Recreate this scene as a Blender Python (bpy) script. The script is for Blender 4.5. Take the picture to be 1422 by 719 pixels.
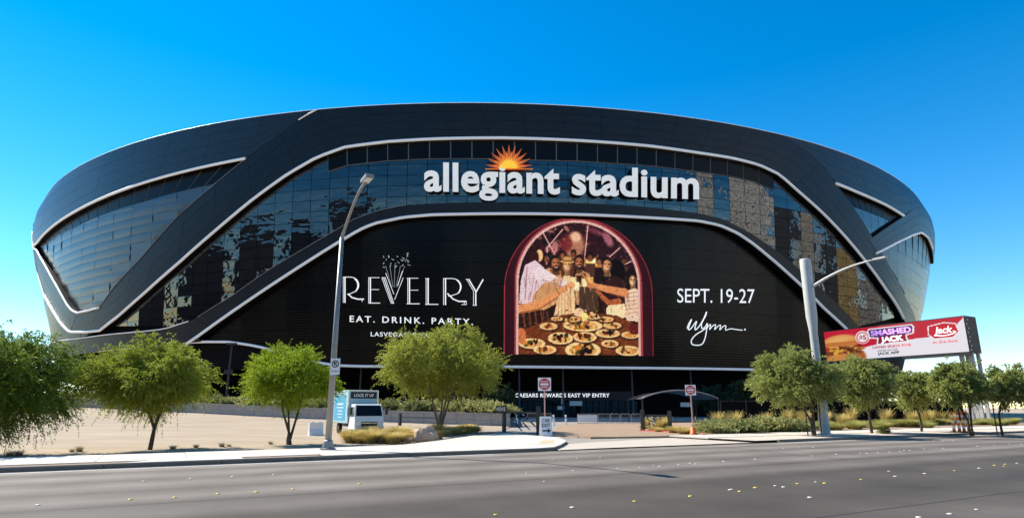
import bpy, math, random
import numpy as np
from mathutils import Vector, Matrix

for o in list(bpy.data.objects):
    bpy.data.objects.remove(o, do_unlink=True)
S = bpy.context.scene
COL = S.collection
PI = math.pi
R = math.radians

# ------------------------------------------------------------------ camera
FPX, PITCH, EYE = 850.0, R(13.65), 1.65          # focal length in photo pixels, tilt up, eye height
cd = bpy.data.cameras.new('camera')
cd.sensor_width = 36.0
cd.lens = FPX / 1422 * 36
cd.clip_start, cd.clip_end = 0.1, 9000
cam = bpy.data.objects.new('camera', cd)
COL.objects.link(cam)
cam.location = (0, 0, EYE)
cam.rotation_euler = (PI / 2 + PITCH, 0, 0)
S.camera = cam

# ------------------------------------------------------------------ sky, sun, exposure
SUN_EL, SUN_AZ = R(43.5), R(-62)                   # azimuth from +Y towards +X
w = bpy.data.worlds.new('World')
S.world = w
w.use_nodes = True
nt = w.node_tree
nt.nodes.clear()
sky = nt.nodes.new('ShaderNodeTexSky')
sky.sky_type = 'NISHITA'
sky.sun_disc = False
sky.sun_elevation = SUN_EL
sky.sun_rotation = SUN_AZ
sky.altitude = 600
sky.air_density = 1.0
sky.dust_density = 0.0
sky.ozone_density = 2.0
hsv = nt.nodes.new('ShaderNodeHueSaturation')
hsv.inputs['Saturation'].default_value = 1.47
hsv.inputs['Hue'].default_value = 0.4955
hsv.inputs['Value'].default_value = 1.0
bg = nt.nodes.new('ShaderNodeBackground')
bg.inputs['Strength'].default_value = 0.135
wo = nt.nodes.new('ShaderNodeOutputWorld')
nt.links.new(sky.outputs[0], hsv.inputs['Color'])
nt.links.new(hsv.outputs[0], bg.inputs[0])
nt.links.new(bg.outputs[0], wo.inputs[0])
sd = bpy.data.lights.new('sun', 'SUN')
sd.energy = 5.0
sd.angle = R(0.5)
sd.color = (1.0, 0.93, 0.80)
sun = bpy.data.objects.new('sun', sd)
COL.objects.link(sun)
tosun = Vector((math.sin(SUN_AZ) * math.cos(SUN_EL), math.cos(SUN_AZ) * math.cos(SUN_EL), math.sin(SUN_EL)))
sun.rotation_euler = (-tosun).to_track_quat('-Z', 'Y').to_euler()
S.view_settings.view_transform = 'Standard'
S.view_settings.look = 'None'
S.view_settings.exposure = 0.75
S.view_settings.gamma = 1
S.view_settings.use_curve_mapping = False

# ------------------------------------------------------------------ layout helpers
CT, ST = math.cos(PITCH), math.sin(PITCH)
def ray(u, v):
    u = np.asarray(u, float); v = np.asarray(v, float)
    x = (u - 711) / FPX; y = (359.5 - v) / FPX
    return np.stack([x, CT - y * ST, ST + y * CT], -1)
def gz(u, v, z=0.0):                              # photo pixel to the ground plane at height z
    d = ray(u, v); t = (z - EYE) / d[..., 2]
    return (float(d[0] * t), float(d[1] * t))
def gy(u, v, Y):                                  # photo pixel to a point at distance Y
    d = ray(u, v); t = Y / d[1]
    return (float(d[0] * t), Y, float(EYE + d[2] * t))

# ------------------------------------------------------------------ materials
def srgb(r, g, b):
    f = lambda c: c / 12.92 if c <= 0.04045 else ((c + 0.055) / 1.055) ** 2.4
    return (f(r / 255), f(g / 255), f(b / 255))
MATS = {}
def mat(name, color, rough=0.6, metal=0.0, vary=0.0, scale=3.0, bump=0.0, bscale=20.0, emit=0.0, spec=0.5, color2=None, coords='Object', stretch=(1, 1, 1), coat=0.0):
    if name in MATS: return MATS[name]
    m = bpy.data.materials.new(name); m.use_nodes = True
    n = m.node_tree.nodes; l = m.node_tree.links
    p = n['Principled BSDF']
    p.inputs['Roughness'].default_value = rough
    p.inputs['Metallic'].default_value = metal
    p.inputs['Specular IOR Level'].default_value = spec
    p.inputs['Coat Weight'].default_value = coat
    c4 = (*color, 1)
    p.inputs['Base Color'].default_value = c4
    if vary or bump:
        tc = n.new('ShaderNodeTexCoord'); mp = n.new('ShaderNodeMapping')
        mp.inputs['Scale'].default_value = stretch
        l.new(tc.outputs[coords], mp.inputs[0])
    if vary:
        nz = n.new('ShaderNodeTexNoise'); nz.inputs['Scale'].default_value = scale
        nz.inputs['Detail'].default_value = 6; nz.inputs['Roughness'].default_value = 0.62
        rp = n.new('ShaderNodeMapRange')
        rp.inputs[1].default_value = 0.3; rp.inputs[2].default_value = 0.7
        mx = n.new('ShaderNodeMix'); mx.data_type = 'RGBA'
        a = tuple(max(0, c * (1 - vary)) for c in color); b = color2 or tuple(min(1, c * (1 + vary)) for c in color)
        mx.inputs[6].default_value = (*a, 1); mx.inputs[7].default_value = (*b, 1)
        l.new(mp.outputs[0], nz.inputs['Vector']); l.new(nz.outputs[0], rp.inputs[0])
        l.new(rp.outputs[0], mx.inputs[0]); l.new(mx.outputs[2], p.inputs['Base Color'])
    if bump:
        nb = n.new('ShaderNodeTexNoise'); nb.inputs['Scale'].default_value = bscale
        nb.inputs['Detail'].default_value = 4
        bp = n.new('ShaderNodeBump'); bp.inputs['Strength'].default_value = bump
        bp.inputs['Distance'].default_value = 0.05
        l.new(mp.outputs[0], nb.inputs['Vector']); l.new(nb.outputs[0], bp.inputs['Height'])
        l.new(bp.outputs[0], p.inputs['Normal'])
    if emit:
        p.inputs['Emission Color'].default_value = c4
        p.inputs['Emission Strength'].default_value = emit
    MATS[name] = m
    return m

# ------------------------------------------------------------------ mesh helpers
class MB:
    def __init__(s): s.v = []; s.f = []; s.m = []
    def add(s, vs, fs, mi=0):
        o = len(s.v); s.v += [tuple(map(float, p)) for p in vs]
        s.f += [tuple(i + o for i in f) for f in fs]; s.m += [mi] * len(fs)
        return s
    def box(s, c, d, rz=0.0, mi=0, taper=1.0):
        x, y, z = d[0] / 2, d[1] / 2, d[2] / 2; cs, sn = math.cos(rz), math.sin(rz); vs = []
        for k, t in ((-z, 1), (z, taper)):
            for a, b in ((-x, -y), (x, -y), (x, y), (-x, y)):
                a *= t; b *= t
                vs.append((c[0] + a * cs - b * sn, c[1] + a * sn + b * cs, c[2] + k))
        return s.add(vs, [(3, 2, 1, 0), (4, 5, 6, 7), (0, 1, 5, 4), (1, 2, 6, 5), (2, 3, 7, 6), (3, 0, 4, 7)], mi)
    def tube(s, path, rad, n=8, mi=0, cap=True):
        P = [Vector(p) for p in path]
        if not hasattr(rad, '__len__'): rad = [rad] * len(P)
        vs = []; a0 = None
        for i, p in enumerate(P):
            d = (P[min(i + 1, len(P) - 1)] - P[max(i - 1, 0)])
            d = d.normalized() if d.length > 1e-9 else Vector((0, 0, 1))
            if a0 is None: a0 = d.orthogonal().normalized()
            a = (a0 - d * a0.dot(d)); a = a.normalized() if a.length > 1e-6 else d.orthogonal().normalized()
            a0 = a; b = d.cross(a)
            for k in range(n):
                t = 2 * PI * k / n
                vs.append(p + (a * math.cos(t) + b * math.sin(t)) * rad[i])
        fs = [(i * n + k, i * n + (k + 1) % n, (i + 1) * n + (k + 1) % n, (i + 1) * n + k) for i in range(len(P) - 1) for k in range(n)]
        if cap: fs += [tuple(range(n - 1, -1, -1)), tuple((len(P) - 1) * n + k for k in range(n))]
        return s.add(vs, fs, mi)
    def prism(s, poly, z0, z1, mi=0):
        n = len(poly)
        vs = [(p[0], p[1], z0) for p in poly] + [(p[0], p[1], z1) for p in poly]
        return s.add(vs, [tuple(range(n - 1, -1, -1)), tuple(range(n, 2 * n))] + [(i, (i + 1) % n, n + (i + 1) % n, n + i) for i in range(n)], mi)
    def lathe(s, prof, c=(0, 0, 0), n=16, mi=0):
        vs = [(c[0] + r * math.cos(2 * PI * k / n), c[1] + r * math.sin(2 * PI * k / n), c[2] + z) for r, z in prof for k in range(n)]
        fs = [(i * n + k, i * n + (k + 1) % n, (i + 1) * n + (k + 1) % n, (i + 1) * n + k) for i in range(len(prof) - 1) for k in range(n)]
        return s.add(vs, fs, mi)
    def build(s, name, mats, parent=None, smooth=False):
        me = bpy.data.meshes.new(name)
        me.from_pydata(s.v, [], s.f)
        if not isinstance(mats, (list, tuple)): mats = [mats]
        for m in mats: me.materials.append(m)
        if len(mats) > 1: me.polygons.foreach_set('material_index', s.m)
        if smooth: me.polygons.foreach_set('use_smooth', [True] * len(me.polygons))
        me.update()
        return link(name, me, parent)
def link(name, data, parent=None):
    o = bpy.data.objects.new(name, data); COL.objects.link(o)
    if parent is not None: o.parent = parent
    return o
def tag(o, label, cat, group=None):
    o['label'] = label; o['category'] = cat
    if group: o['group'] = group
    return o
def thing(name, label, cat, loc=(0, 0, 0), rz=0.0, group=None):
    o = link(name, None); o.location = loc; o.rotation_euler = (0, 0, rz)
    return tag(o, label, cat, group)
def struct(o): o['kind'] = 'structure'; return o
KIDS = {}
def copy_tree(o, parent=None):
    c = o.copy(); COL.objects.link(c)
    if parent is not None: c.parent = parent
    for ch in list(o.children): copy_tree(ch, c)
    return c
def quads(name, V, mats, parent=None, sizes=4):   # bulk faces from an (n,4,3) array
    n = len(V)
    me = bpy.data.meshes.new(name)
    me.vertices.add(n * 4); me.vertices.foreach_set('co', np.asarray(V, np.float32).reshape(-1))
    me.loops.add(n * 4); me.loops.foreach_set('vertex_index', np.arange(n * 4, dtype=np.int32))
    me.polygons.add(n); me.polygons.foreach_set('loop_start', np.arange(0, n * 4, 4, dtype=np.int32))
    me.polygons.foreach_set('loop_total', np.full(n, 4, np.int32))
    me.materials.append(mats); me.update(calc_edges=True)
    return link(name, me, parent)

# text outlines as flat or extruded meshes: x 0..width, cap height 1
TXT = {}
def text2d(s, weight=0.0, extrude=0.0, spacing=1.0, font_shear=0.0):
    key = (s, weight, extrude, spacing, font_shear)
    if key in TXT: return TXT[key]
    def ev(st, e, wgt):
        c = bpy.data.curves.new('t', 'FONT'); c.body = st; c.size = 1; c.extrude = e; c.offset = wgt
        c.space_character = spacing; c.resolution_u = 4; c.fill_mode = 'BOTH' if e else 'FRONT'; c.shear = font_shear
        o = bpy.data.objects.new('t', c); COL.objects.link(o)
        dg = bpy.context.evaluated_depsgraph_get(); oe = o.evaluated_get(dg); me = oe.to_mesh()
        v = np.array([tuple(p.co) for p in me.vertices]); f = [tuple(p.vertices) for p in me.polygons]
        nz = [p.normal.z for p in me.polygons]
        oe.to_mesh_clear(); bpy.data.objects.remove(o); bpy.data.curves.remove(c)
        return v, f, nz
    hv, _, _ = ev('H', 0, weight)
    h0, h1 = hv[:, 1].min(), hv[:, 1].max()
    v, f, nz = ev(s, extrude, weight)
    v = v.copy(); sc = 1 / (h1 - h0)
    v[:, 0] -= v[:, 0].min(); v[:, 1] -= h0; v[:, :2] *= sc
    TXT[key] = (v, f, nz)
    return TXT[key]
def letter_groups(v, f):                          # outline pieces that belong to one letter
    par = list(range(len(v)))
    def fnd(i):
        while par[i] != i: par[i] = par[par[i]]; i = par[i]
        return i
    for fc in f:
        for k in fc[1:]: par[fnd(fc[0])] = fnd(k)
    comp = {}
    for i in range(len(v)): comp.setdefault(fnd(i), []).append(i)
    spans = sorted([(v[ix, 0].min(), v[ix, 0].max(), ix) for ix in comp.values()], key=lambda s_: s_[0]); groups = []
    for a_, b_, ix in spans:
        if groups and a_ < groups[-1][1] - 0.35 * min(b_ - a_, groups[-1][1] - groups[-1][0]): groups[-1][1] = max(groups[-1][1], b_); groups[-1][2] += ix
        else: groups.append([a_, b_, list(ix)])
    return groups
def letters(v, f, P, mt, parent, build):          # one object for each letter
    first = None
    for a_, b_, ix in letter_groups(v, f):
        mp_ = {i: k for k, i in enumerate(ix)}; bb = MB()
        bb.v = [tuple(map(float, P[i])) for i in ix]
        bb.f = [tuple(mp_[i] for i in fc) for fc in f if fc[0] in mp_]; bb.m = [0] * len(bb.f)
        o = build(bb, 'letter', mt, parent)
    return o
def text_flat(s, origin, right, up, width, cap, mt, parent, name='lettering', weight=0.0, spacing=1.0, shear=0.0, normal=None, lift=0.0):
    v, f, _ = text2d(s, weight, 0, spacing, shear)
    wd = v[:, 0].max(); o = Vector(origin); r = Vector(right).normalized(); q = Vector(up).normalized()
    nn = r.cross(q) * lift
    vs = [o + r * (p[0] / wd * width) + q * (p[1] * cap) + nn for p in v]
    return letters(v, f, vs, mt, parent, lambda bb, nm, m_, p_: bb.build(nm, m_, p_))
def ribbon(pts, wd):                              # flat stroke in 2-D with mitred joints; wd number or list
    P = [np.array(p, float) for p in pts]; n = len(P)
    if not hasattr(wd, '__len__'): wd = [wd] * n
    L = []; Rr = []
    for i in range(n):
        d = P[min(i + 1, n - 1)] - P[max(i - 1, 0)]; d = d / (np.hypot(*d) + 1e-9)
        nn = np.array([-d[1], d[0]]) * wd[i] / 2
        L.append(P[i] + nn); Rr.append(P[i] - nn)
    return L + Rr, [(i, i + 1, n + i + 1, n + i) for i in range(n - 1)]
def smooth_path(pts, k=6):
    P = [np.array(p, float) for p in pts]; out = []
    for i in range(len(P) - 1):
        p0 = P[max(i - 1, 0)]; p1 = P[i]; p2 = P[i + 1]; p3 = P[min(i + 2, len(P) - 1)]
        for j in range(k):
            t = j / k
            out.append(0.5 * (2 * p1 + (p2 - p0) * t + (2 * p0 - 5 * p1 + 4 * p2 - p3) * t * t + (3 * p1 - p0 - 3 * p2 + p3) * t ** 3))
    out.append(P[-1]); return out

# ------------------------------------------------------------------ kerb line frame: s along the road, o behind the kerb
K0 = np.array([0.0, 24.2]); KD = np.array([0.878, 0.479]); KD /= np.hypot(*KD); KN = np.array([-KD[1], KD[0]])
def so(s, o): p = K0 + s * KD + o * KN; return float(p[0]), float(p[1])
def inv(x, y): d = np.array([x, y]) - K0; return float(d @ KD), float(d @ KN)
ROAD_ANG = math.atan2(KD[1], KD[0])
rnd = random.Random(7)

# ================================================================== THE SETTING
def slab_poly(name, pts, z, mt, parent=None, th=0.0):
    b = MB()
    if th: b.prism(pts, z - th, z)
    else: b.add([(p[0], p[1], z) for p in pts], [tuple(range(len(pts)))])
    return b.build(name, mt, parent)
def ccw(pts):
    a = sum(pts[i][0] * pts[(i + 1) % len(pts)][1] - pts[(i + 1) % len(pts)][0] * pts[i][1] for i in range(len(pts)))
    return pts if a > 0 else pts[::-1]

m_sand = mat('sand', (0.40, 0.30, 0.21), 0.95, vary=0.12, scale=0.15, bump=0.5, bscale=6)
m_lot = mat('lot_sand', (0.37, 0.285, 0.195), 0.95, vary=0.16, scale=0.5, bump=0.6, bscale=9, stretch=(0.3, 1, 1))
m_dirt = mat('gravel_dirt', (0.38, 0.26, 0.17), 0.95, vary=0.35, scale=14, bump=0.9, bscale=40)
m_conc = mat('sidewalk_concrete', (0.60, 0.54, 0.46), 0.85, vary=0.07, scale=1.3, bump=0.15, bscale=60)
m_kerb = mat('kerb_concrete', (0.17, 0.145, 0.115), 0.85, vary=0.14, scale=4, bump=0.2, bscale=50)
m_drive = mat('driveway_paving', (0.30, 0.26, 0.22), 0.9, vary=0.12, scale=0.6, bump=0.3, bscale=50)
m_plaza = mat('plaza_concrete', (0.42, 0.38, 0.33), 0.85, vary=0.1, scale=0.8)
m_wall = mat('wall_block', (0.38, 0.345, 0.31), 0.9, vary=0.12, scale=2.5, bump=0.3, bscale=30)
m_red = mat('red_kerb_paint', (0.55, 0.10, 0.07), 0.7, vary=0.2, scale=8)
m_whitepaint = mat('white_paint', (0.78, 0.77, 0.74), 0.6, vary=0.08, scale=6)

g = MB().add([(-3000, -3000, -0.3), (3000, -3000, -0.3), (3000, 5000, -0.3), (-3000, 5000, -0.3)], [(0, 1, 2, 3)]).build('ground', m_sand)
struct(g)

# road, with tyre-polished bands that run along the lanes
def asphalt():
    m = bpy.data.materials.new('asphalt'); m.use_nodes = True
    n = m.node_tree.nodes; l = m.node_tree.links; p = n['Principled BSDF']
    p.inputs['Roughness'].default_value = 0.85; p.inputs['Specular IOR Level'].default_value = 0.2
    at = n.new('ShaderNodeAttribute'); at.attribute_name = 'road_uv'
    sp = n.new('ShaderNodeSeparateXYZ'); l.new(at.outputs['Vector'], sp.inputs[0])
    cr = n.new('ShaderNodeValToRGB')
    dv = n.new('ShaderNodeMath'); dv.operation = 'DIVIDE'; dv.inputs[1].default_value = 24.0
    l.new(sp.outputs[1], dv.inputs[0])
    nz2 = n.new('ShaderNodeTexNoise'); nz2.inputs['Scale'].default_value = 0.22; nz2.inputs['Detail'].default_value = 5
    mp = n.new('ShaderNodeMapping'); mp.inputs['Scale'].default_value = (0.12, 1.4, 1)
    l.new(at.outputs['Vector'], mp.inputs[0]); l.new(mp.outputs[0], nz2.inputs['Vector'])
    ad = n.new('ShaderNodeMath'); ad.operation = 'MULTIPLY_ADD'; ad.inputs[1].default_value = 0.03; 
    l.new(nz2.outputs[0], ad.inputs[0]); l.new(dv.outputs[0], ad.inputs[2]); l.new(ad.outputs[0], cr.inputs[0])
    e = cr.color_ramp.elements
    stops = [(0.0, .118), (0.045, .135), (0.075, .100), (0.12, .132), (0.165, .098), (0.21, .128), (0.26, .096), (0.31, .125), (0.345, .092), (0.40, .104), (0.44, .080), (0.50, .084), (0.57, .078), (0.64, .088), (0.72, .098), (0.80, .082), (0.9, .092), (1.0, .085)]
    while len(e) > 1: e.remove(e[0])
    for i, (t, c) in enumerate(stops):
        el = e[0] if i == 0 else e.new(t)
        el.position = t; c = .138 + (c - .105) * 2.9; el.color = (c * 1.07, c * .92, c * 0.78, 1)
    nz = n.new('ShaderNodeTexNoise'); nz.inputs['Scale'].default_value = 38; nz.inputs['Detail'].default_value = 3
    l.new(at.outputs['Vector'], nz.inputs['Vector'])
    mr = n.new('ShaderNodeMapRange'); mr.inputs[1].default_value = 0.25; mr.inputs[2].default_value = 0.75; mr.inputs[3].default_value = 0.8; mr.inputs[4].default_value = 1.2
    l.new(nz.outputs[0], mr.inputs[0])
    nz3 = n.new('ShaderNodeTexNoise'); nz3.inputs['Scale'].default_value = 0.5; nz3.inputs['Detail'].default_value = 6
    l.new(at.outputs['Vector'], nz3.inputs['Vector'])
    mr3 = n.new('ShaderNodeMapRange'); mr3.inputs[1].default_value = 0.3; mr3.inputs[2].default_value = 0.7; mr3.inputs[3].default_value = 0.8; mr3.inputs[4].default_value = 1.18
    l.new(nz3.outputs[0], mr3.inputs[0])
    mm = n.new('ShaderNodeMath'); mm.operation = 'MULTIPLY'; l.new(mr.outputs[0], mm.inputs[0]); l.new(mr3.outputs[0], mm.inputs[1])
    vm = n.new('ShaderNodeVectorMath'); vm.operation = 'SCALE'
    l.new(cr.outputs[0], vm.inputs[0]); l.new(mm.outputs[0], vm.inputs['Scale']); l.new(vm.outputs[0], p.inputs['Base Color'])
    bp = n.new('ShaderNodeBump'); bp.inputs['Strength'].default_value = 0.35; bp.inputs['Distance'].default_value = 0.01
    l.new(nz.outputs[0], bp.inputs['Height']); l.new(bp.outputs[0], p.inputs['Normal'])
    return m
ss = [-300] + list(np.arange(-80, 201, 20)) + [600]
vs = []; uv = []
for s in ss:
    for o in (0.0, -26.0):
        vs.append((*so(s, o), 0.0)); uv.append((s, -o, 0))
road = MB().add(vs, [(2 * i, 2 * i + 1, 2 * i + 3, 2 * i + 2) for i in range(len(ss) - 1)]).build('road', asphalt())
a = road.data.attributes.new('road_uv', 'FLOAT_VECTOR', 'POINT'); a.data.foreach_set('vector', np.array(uv, np.float32).reshape(-1))
struct(road)

# white edge line beside the gutter
el = MB()
for s0, s1 in ((-80, -1.0), (14.5, 160)):
    el.add([(*so(s0, -0.42), .005), (*so(s1, -0.42), .005), (*so(s1, -0.32), .005), (*so(s0, -0.32), .005)], [(0, 1, 2, 3)])
el = el.build('edge_line', m_whitepaint); struct(el)
# sealed seams and cracks in the asphalt
m_tar = mat('tar_seam', (0.022, 0.021, 0.020), 0.6)
def seam(pts, wd):
    vs_, fs_ = ribbon([so(*p) for p in pts], wd); return struct(MB().add([(p[0], p[1], .003) for p in vs_], [f_[::-1] for f_ in fs_]).build('tar_seam', m_tar))
def wobble(s0, s1, o0, o1, n, amp):
    return [(s0 + (s1 - s0) * t + rnd.uniform(-amp, amp), o0 + (o1 - o0) * t + rnd.uniform(-amp, amp)) for t in np.linspace(0, 1, n)]
seam(wobble(-60, 120, -8.05, -8.05, 90, .02), .02); seam(wobble(-60, 120, -14.6, -14.6, 90, .02), .018)
for s0, o0, s1, o1 in ((-16, -.5, -14.6, -8), (9.5, -1, 8.2, -8), (22, -.5, 25, -14)): seam(wobble(s0, s1, o0, o1, 16, .09), .014)
# kerb stones
def kerb_run(parent, s0, s1, step, mt):
    base = None; s = s0
    while s < s1 - 0.01:
        e = min(s + step, s1); L = e - s - 0.02
        b = MB(); y0, y1 = 0.0, 0.17
        prof = [(0.0, -0.2), (0.02, 0.10), (0.05, 0.13), (0.17, 0.13), (0.17, -0.2)]
        vs = [(*so(s + 0.01, p[0]), p[1]) for p in prof] + [(*so(s + 0.01 + L, p[0]), p[1]) for p in prof]
        n = len(prof)
        b.add(vs, [tuple(range(n)), tuple(range(2 * n - 1, n - 1, -1))] + [(i, n + i, n + (i + 1) % n, (i + 1) % n) for i in range(n)])
        b.build('kerb_stone', mt, parent); s = e
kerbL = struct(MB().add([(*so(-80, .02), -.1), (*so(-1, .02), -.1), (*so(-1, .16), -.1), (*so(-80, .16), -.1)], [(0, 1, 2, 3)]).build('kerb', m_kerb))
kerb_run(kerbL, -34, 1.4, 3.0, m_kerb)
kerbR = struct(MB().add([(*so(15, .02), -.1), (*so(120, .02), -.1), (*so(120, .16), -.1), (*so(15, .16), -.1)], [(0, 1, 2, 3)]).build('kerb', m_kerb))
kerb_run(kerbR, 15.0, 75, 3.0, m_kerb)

# planted strip and sidewalk slabs
strip = struct(MB().add([(*so(-90, .18), .10), (*so(-6.95, .18), .10), (*so(-6.95, 1.0), .10), (*so(-90, 1.0), .10)], [(0, 1, 2, 3)]).build('gravel_strip', m_dirt))
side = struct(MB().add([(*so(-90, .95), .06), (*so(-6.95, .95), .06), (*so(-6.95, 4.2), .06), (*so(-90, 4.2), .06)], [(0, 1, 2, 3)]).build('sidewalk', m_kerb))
s = -46.9; k = 0
conc_vars = [mat('sidewalk_concrete_%s' % c, tuple(x * f for x in (0.60, 0.54, 0.46)), 0.85, vary=0.07, scale=1.3, bump=0.15, bscale=60) for c, f in (('a', 1.0), ('b', 0.94), ('c', 1.05))]
while s < -8.0:
    L = 2.4
    for o0, o1 in ((1.0, 2.6), (2.62, 4.2)):
        slab_poly('paving_slab', [so(s + .01, o0), so(s + L - .01, o0), so(s + L - .01, o1), so(s + .01, o1)], 0.125 + rnd.uniform(-.003, .003), conc_vars[rnd.randrange(3)], side, 0.08)
    s += L; k += 1
# concrete pad crossing the strip to the kerb (left of the lamp)
pd0, pd1 = inv(*gz(190, 640, .13))[0], inv(*gz(335, 634, .13))[0]
pad = struct(slab_poly('driveway_pad', [so(pd0 - .3, .19), so(pd1, .19), so(pd1, .98), so(pd0 + .5, .98)], 0.131, conc_vars[2], None, 0.06))
# corner apron by the driveway
aps = [so(-6.9, .2), so(-3, .2), so(1.2, .2), so(2.2, .5)] + [gz(*p, .13) for p in [(779, 616.5), (785, 613), (786, 610.8), (776, 607), (745, 604.5), (700, 600.5), (655, 604.5), (610, 611), (560, 617)]] + [so(-6.9, 4.2)]
apso = [inv(*p) for p in aps]
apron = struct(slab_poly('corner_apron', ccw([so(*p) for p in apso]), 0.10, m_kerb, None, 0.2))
def clip_poly(poly, x0, x1, y0, y1):
    def cut(P, ax, val, keep):
        out = []
        for i in range(len(P)):
            a_, b_ = P[i], P[(i + 1) % len(P)]; ia = keep(a_[ax], val); ib = keep(b_[ax], val)
            if ia: out.append(a_)
            if ia != ib:
                t = (val - a_[ax]) / (b_[ax] - a_[ax]); out.append((a_[0] + (b_[0] - a_[0]) * t, a_[1] + (b_[1] - a_[1]) * t))
        return out
    P = list(map(tuple, poly))
    for ax, val, kp in ((0, x0, lambda c, v: c >= v), (0, x1, lambda c, v: c <= v), (1, y0, lambda c, v: c >= v), (1, y1, lambda c, v: c <= v)):
        if len(P) < 3: return []
        P = cut(P, ax, val, kp)
    return P
for i_ in range(-4, 12):
    for j_ in range(0, 14):
        P = clip_poly(apso, i_ * 2.0 + .01, i_ * 2.0 + 1.99, j_ * 2.0 + .21, j_ * 2.0 + 2.19)
        if len(P) > 2 and abs(sum(P[q][0] * P[(q + 1) % len(P)][1] - P[(q + 1) % len(P)][0] * P[q][1] for q in range(len(P)))) > .1: slab_poly('paving_slab', ccw([so(*p) for p in P]), .132 + rnd.uniform(-.003, .003), conc_vars[rnd.randrange(3)], apron, .06)
ramp = slab_poly('kerb_ramp', ccw([gz(*p, .14) for p in [(752, 611), (772, 610.5), (768, 614), (750, 615)]]), 0.139, mat('ramp_tile', (0.55, 0.40, 0.24), 0.8, vary=0.2, scale=10)); struct(ramp)
# driveway
dpx = [(640, 627), (1075, 613.5), (1020, 604), (985, 600), (905, 588), (905, 584.5), (640, 584.5), (600, 597)]
drive = slab_poly('driveway', ccw([gz(*p, .0) for p in dpx]), 0.006, m_drive); struct(drive)
gpx = [(770, 621.5), (786, 616.5), (830, 613.5), (900, 609.5), (985, 605), (1060, 601), (1075, 613.0), (960, 617.5), (850, 621.5), (775, 625)]
gut = slab_poly('gutter_apron', ccw([gz(*p, .0) for p in gpx]), 0.012, mat('apron_concrete', (0.50, 0.43, 0.35), 0.85, vary=0.1, scale=1.0)); struct(gut)
# plaza in front of the stadium doors
plaza = struct(MB().add([(-30, 52, -.01), (60, 52, -.01), (60, 130, -.01), (-30, 130, -.01)], [(0, 1, 2, 3)]).build('plaza', m_plaza))
# right-hand side: pale strip, sidewalk, planting bed
stripR = struct(MB().add([(*so(13.5, .18), .11), (*so(160, .18), .11), (*so(160, 3.3), .11), (*so(13.5, 3.3), .11)], [(0, 1, 2, 3)]).build('gravel_strip', mat('pale_gravel', (0.60, 0.50, 0.40), .95, vary=.15, scale=9, bump=.5, bscale=40)))
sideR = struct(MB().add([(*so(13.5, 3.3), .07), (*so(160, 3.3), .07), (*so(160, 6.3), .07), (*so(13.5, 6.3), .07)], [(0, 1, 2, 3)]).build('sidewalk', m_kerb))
s = 13.6
while s < 90:
    slab_poly('paving_slab', [so(s + .01, 3.32), so(s + 2.98, 3.32), so(s + 2.98, 6.28), so(s + .01, 6.28)], 0.13 + rnd.uniform(-.003, .003), conc_vars[rnd.randrange(3)], sideR, 0.08)
    s += 3.0
bedR = struct(slab_poly('planting_bed', ccw([so(8.8, 7.2), so(13.4, 6.32), so(170, 6.32), so(170, 30), so(22, 30), so(9.0, 12)]), 0.10, m_dirt, None, .3))
# red kerb round the planting bed
rk = struct(MB().add([(*gz(892, 600.5), .0), (*gz(894, 600.5), .0), (*gz(893, 599.5), .0)], [(0, 1, 2)]).build('kerb', m_red))
rpx = smooth_path([gz(888, 600.0), gz(905, 600.6), gz(930, 602.2), gz(955, 604.2), gz(976, 606.3)], 2)
for i in range(len(rpx) - 1):
    a_, b_ = np.array(rpx[i]), np.array(rpx[i + 1]); d = (b_ - a_) / np.hypot(*(b_ - a_)); nn = np.array([-d[1], d[0]])
    MB().prism(ccw([tuple(a_ + d * .01), tuple(b_ - d * .01), tuple(b_ - d * .01 + nn * .25), tuple(a_ + d * .01 + nn * .25)]), -.1, .17).build('kerb_stone', m_red, rk)

# low block wall behind the lot: photo pixel of its foot, distance, height
WP = [(-260, 549, 84), (-60, 556, 80), (100, 564.5, 74), (260, 572.5, 69), (415, 580.5, 63), (560, 586.5, 59), (708, 591.5, 55)]
WPT = [gy(*p) for p in WP]
def wall_at(t):
    t = min(max(t, 0), 1) * (len(WPT) - 1); i = min(int(t), len(WPT) - 2); f = t - i
    return tuple(WPT[i][k] * (1 - f) + WPT[i + 1][k] * f for k in range(3))
# sand lot rising gently from the sidewalk to the wall
NA, NB = 60, 40; lv = []
edge0 = [so(-75, 4.2), so(-8.5, 4.2)]
front = [edge0[0]] + [tuple(np.array(edge0[0]) * (1 - t) + np.array(edge0[1]) * t) for t in np.linspace(0, 1, 20)[1:]] + [gz(*p, .1) for p in [(520, 619), (560, 616), (610, 610), (655, 603.5), (690, 600)]]
fl = np.array(front); fd = np.r_[0, np.cumsum(np.hypot(*np.diff(fl, axis=0).T))]; fd /= fd[-1]
def lot_pt(a_, b_):
    fx = np.interp(a_, fd, fl[:, 0]); fy = np.interp(a_, fd, fl[:, 1]); wx, wy, wz = wall_at(a_)
    return (fx * (1 - b_) + wx * b_, fy * (1 - b_) + wy * b_, 0.115 * math.exp(-b_ / .03) - .24 * (1 - math.exp(-b_ / .04)) * (1 - b_) ** 2 + wz * b_ ** 2)
for i in range(NA + 1):
    for j in range(NB + 1):
        p = lot_pt(i / NA, (j / NB) ** 1.8); lv.append((p[0], p[1], p[2] + (rnd.uniform(-.02, .02) if 0 < j < NB else 0)))
lot = MB().add(lv, [(i * (NB + 1) + j, (i + 1) * (NB + 1) + j, (i + 1) * (NB + 1) + j + 1, i * (NB + 1) + j + 1) for i in range(NA) for j in range(NB)]).build('sand_lot', m_lot, None, True)
struct(lot)
LV = np.array(lv)
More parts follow.
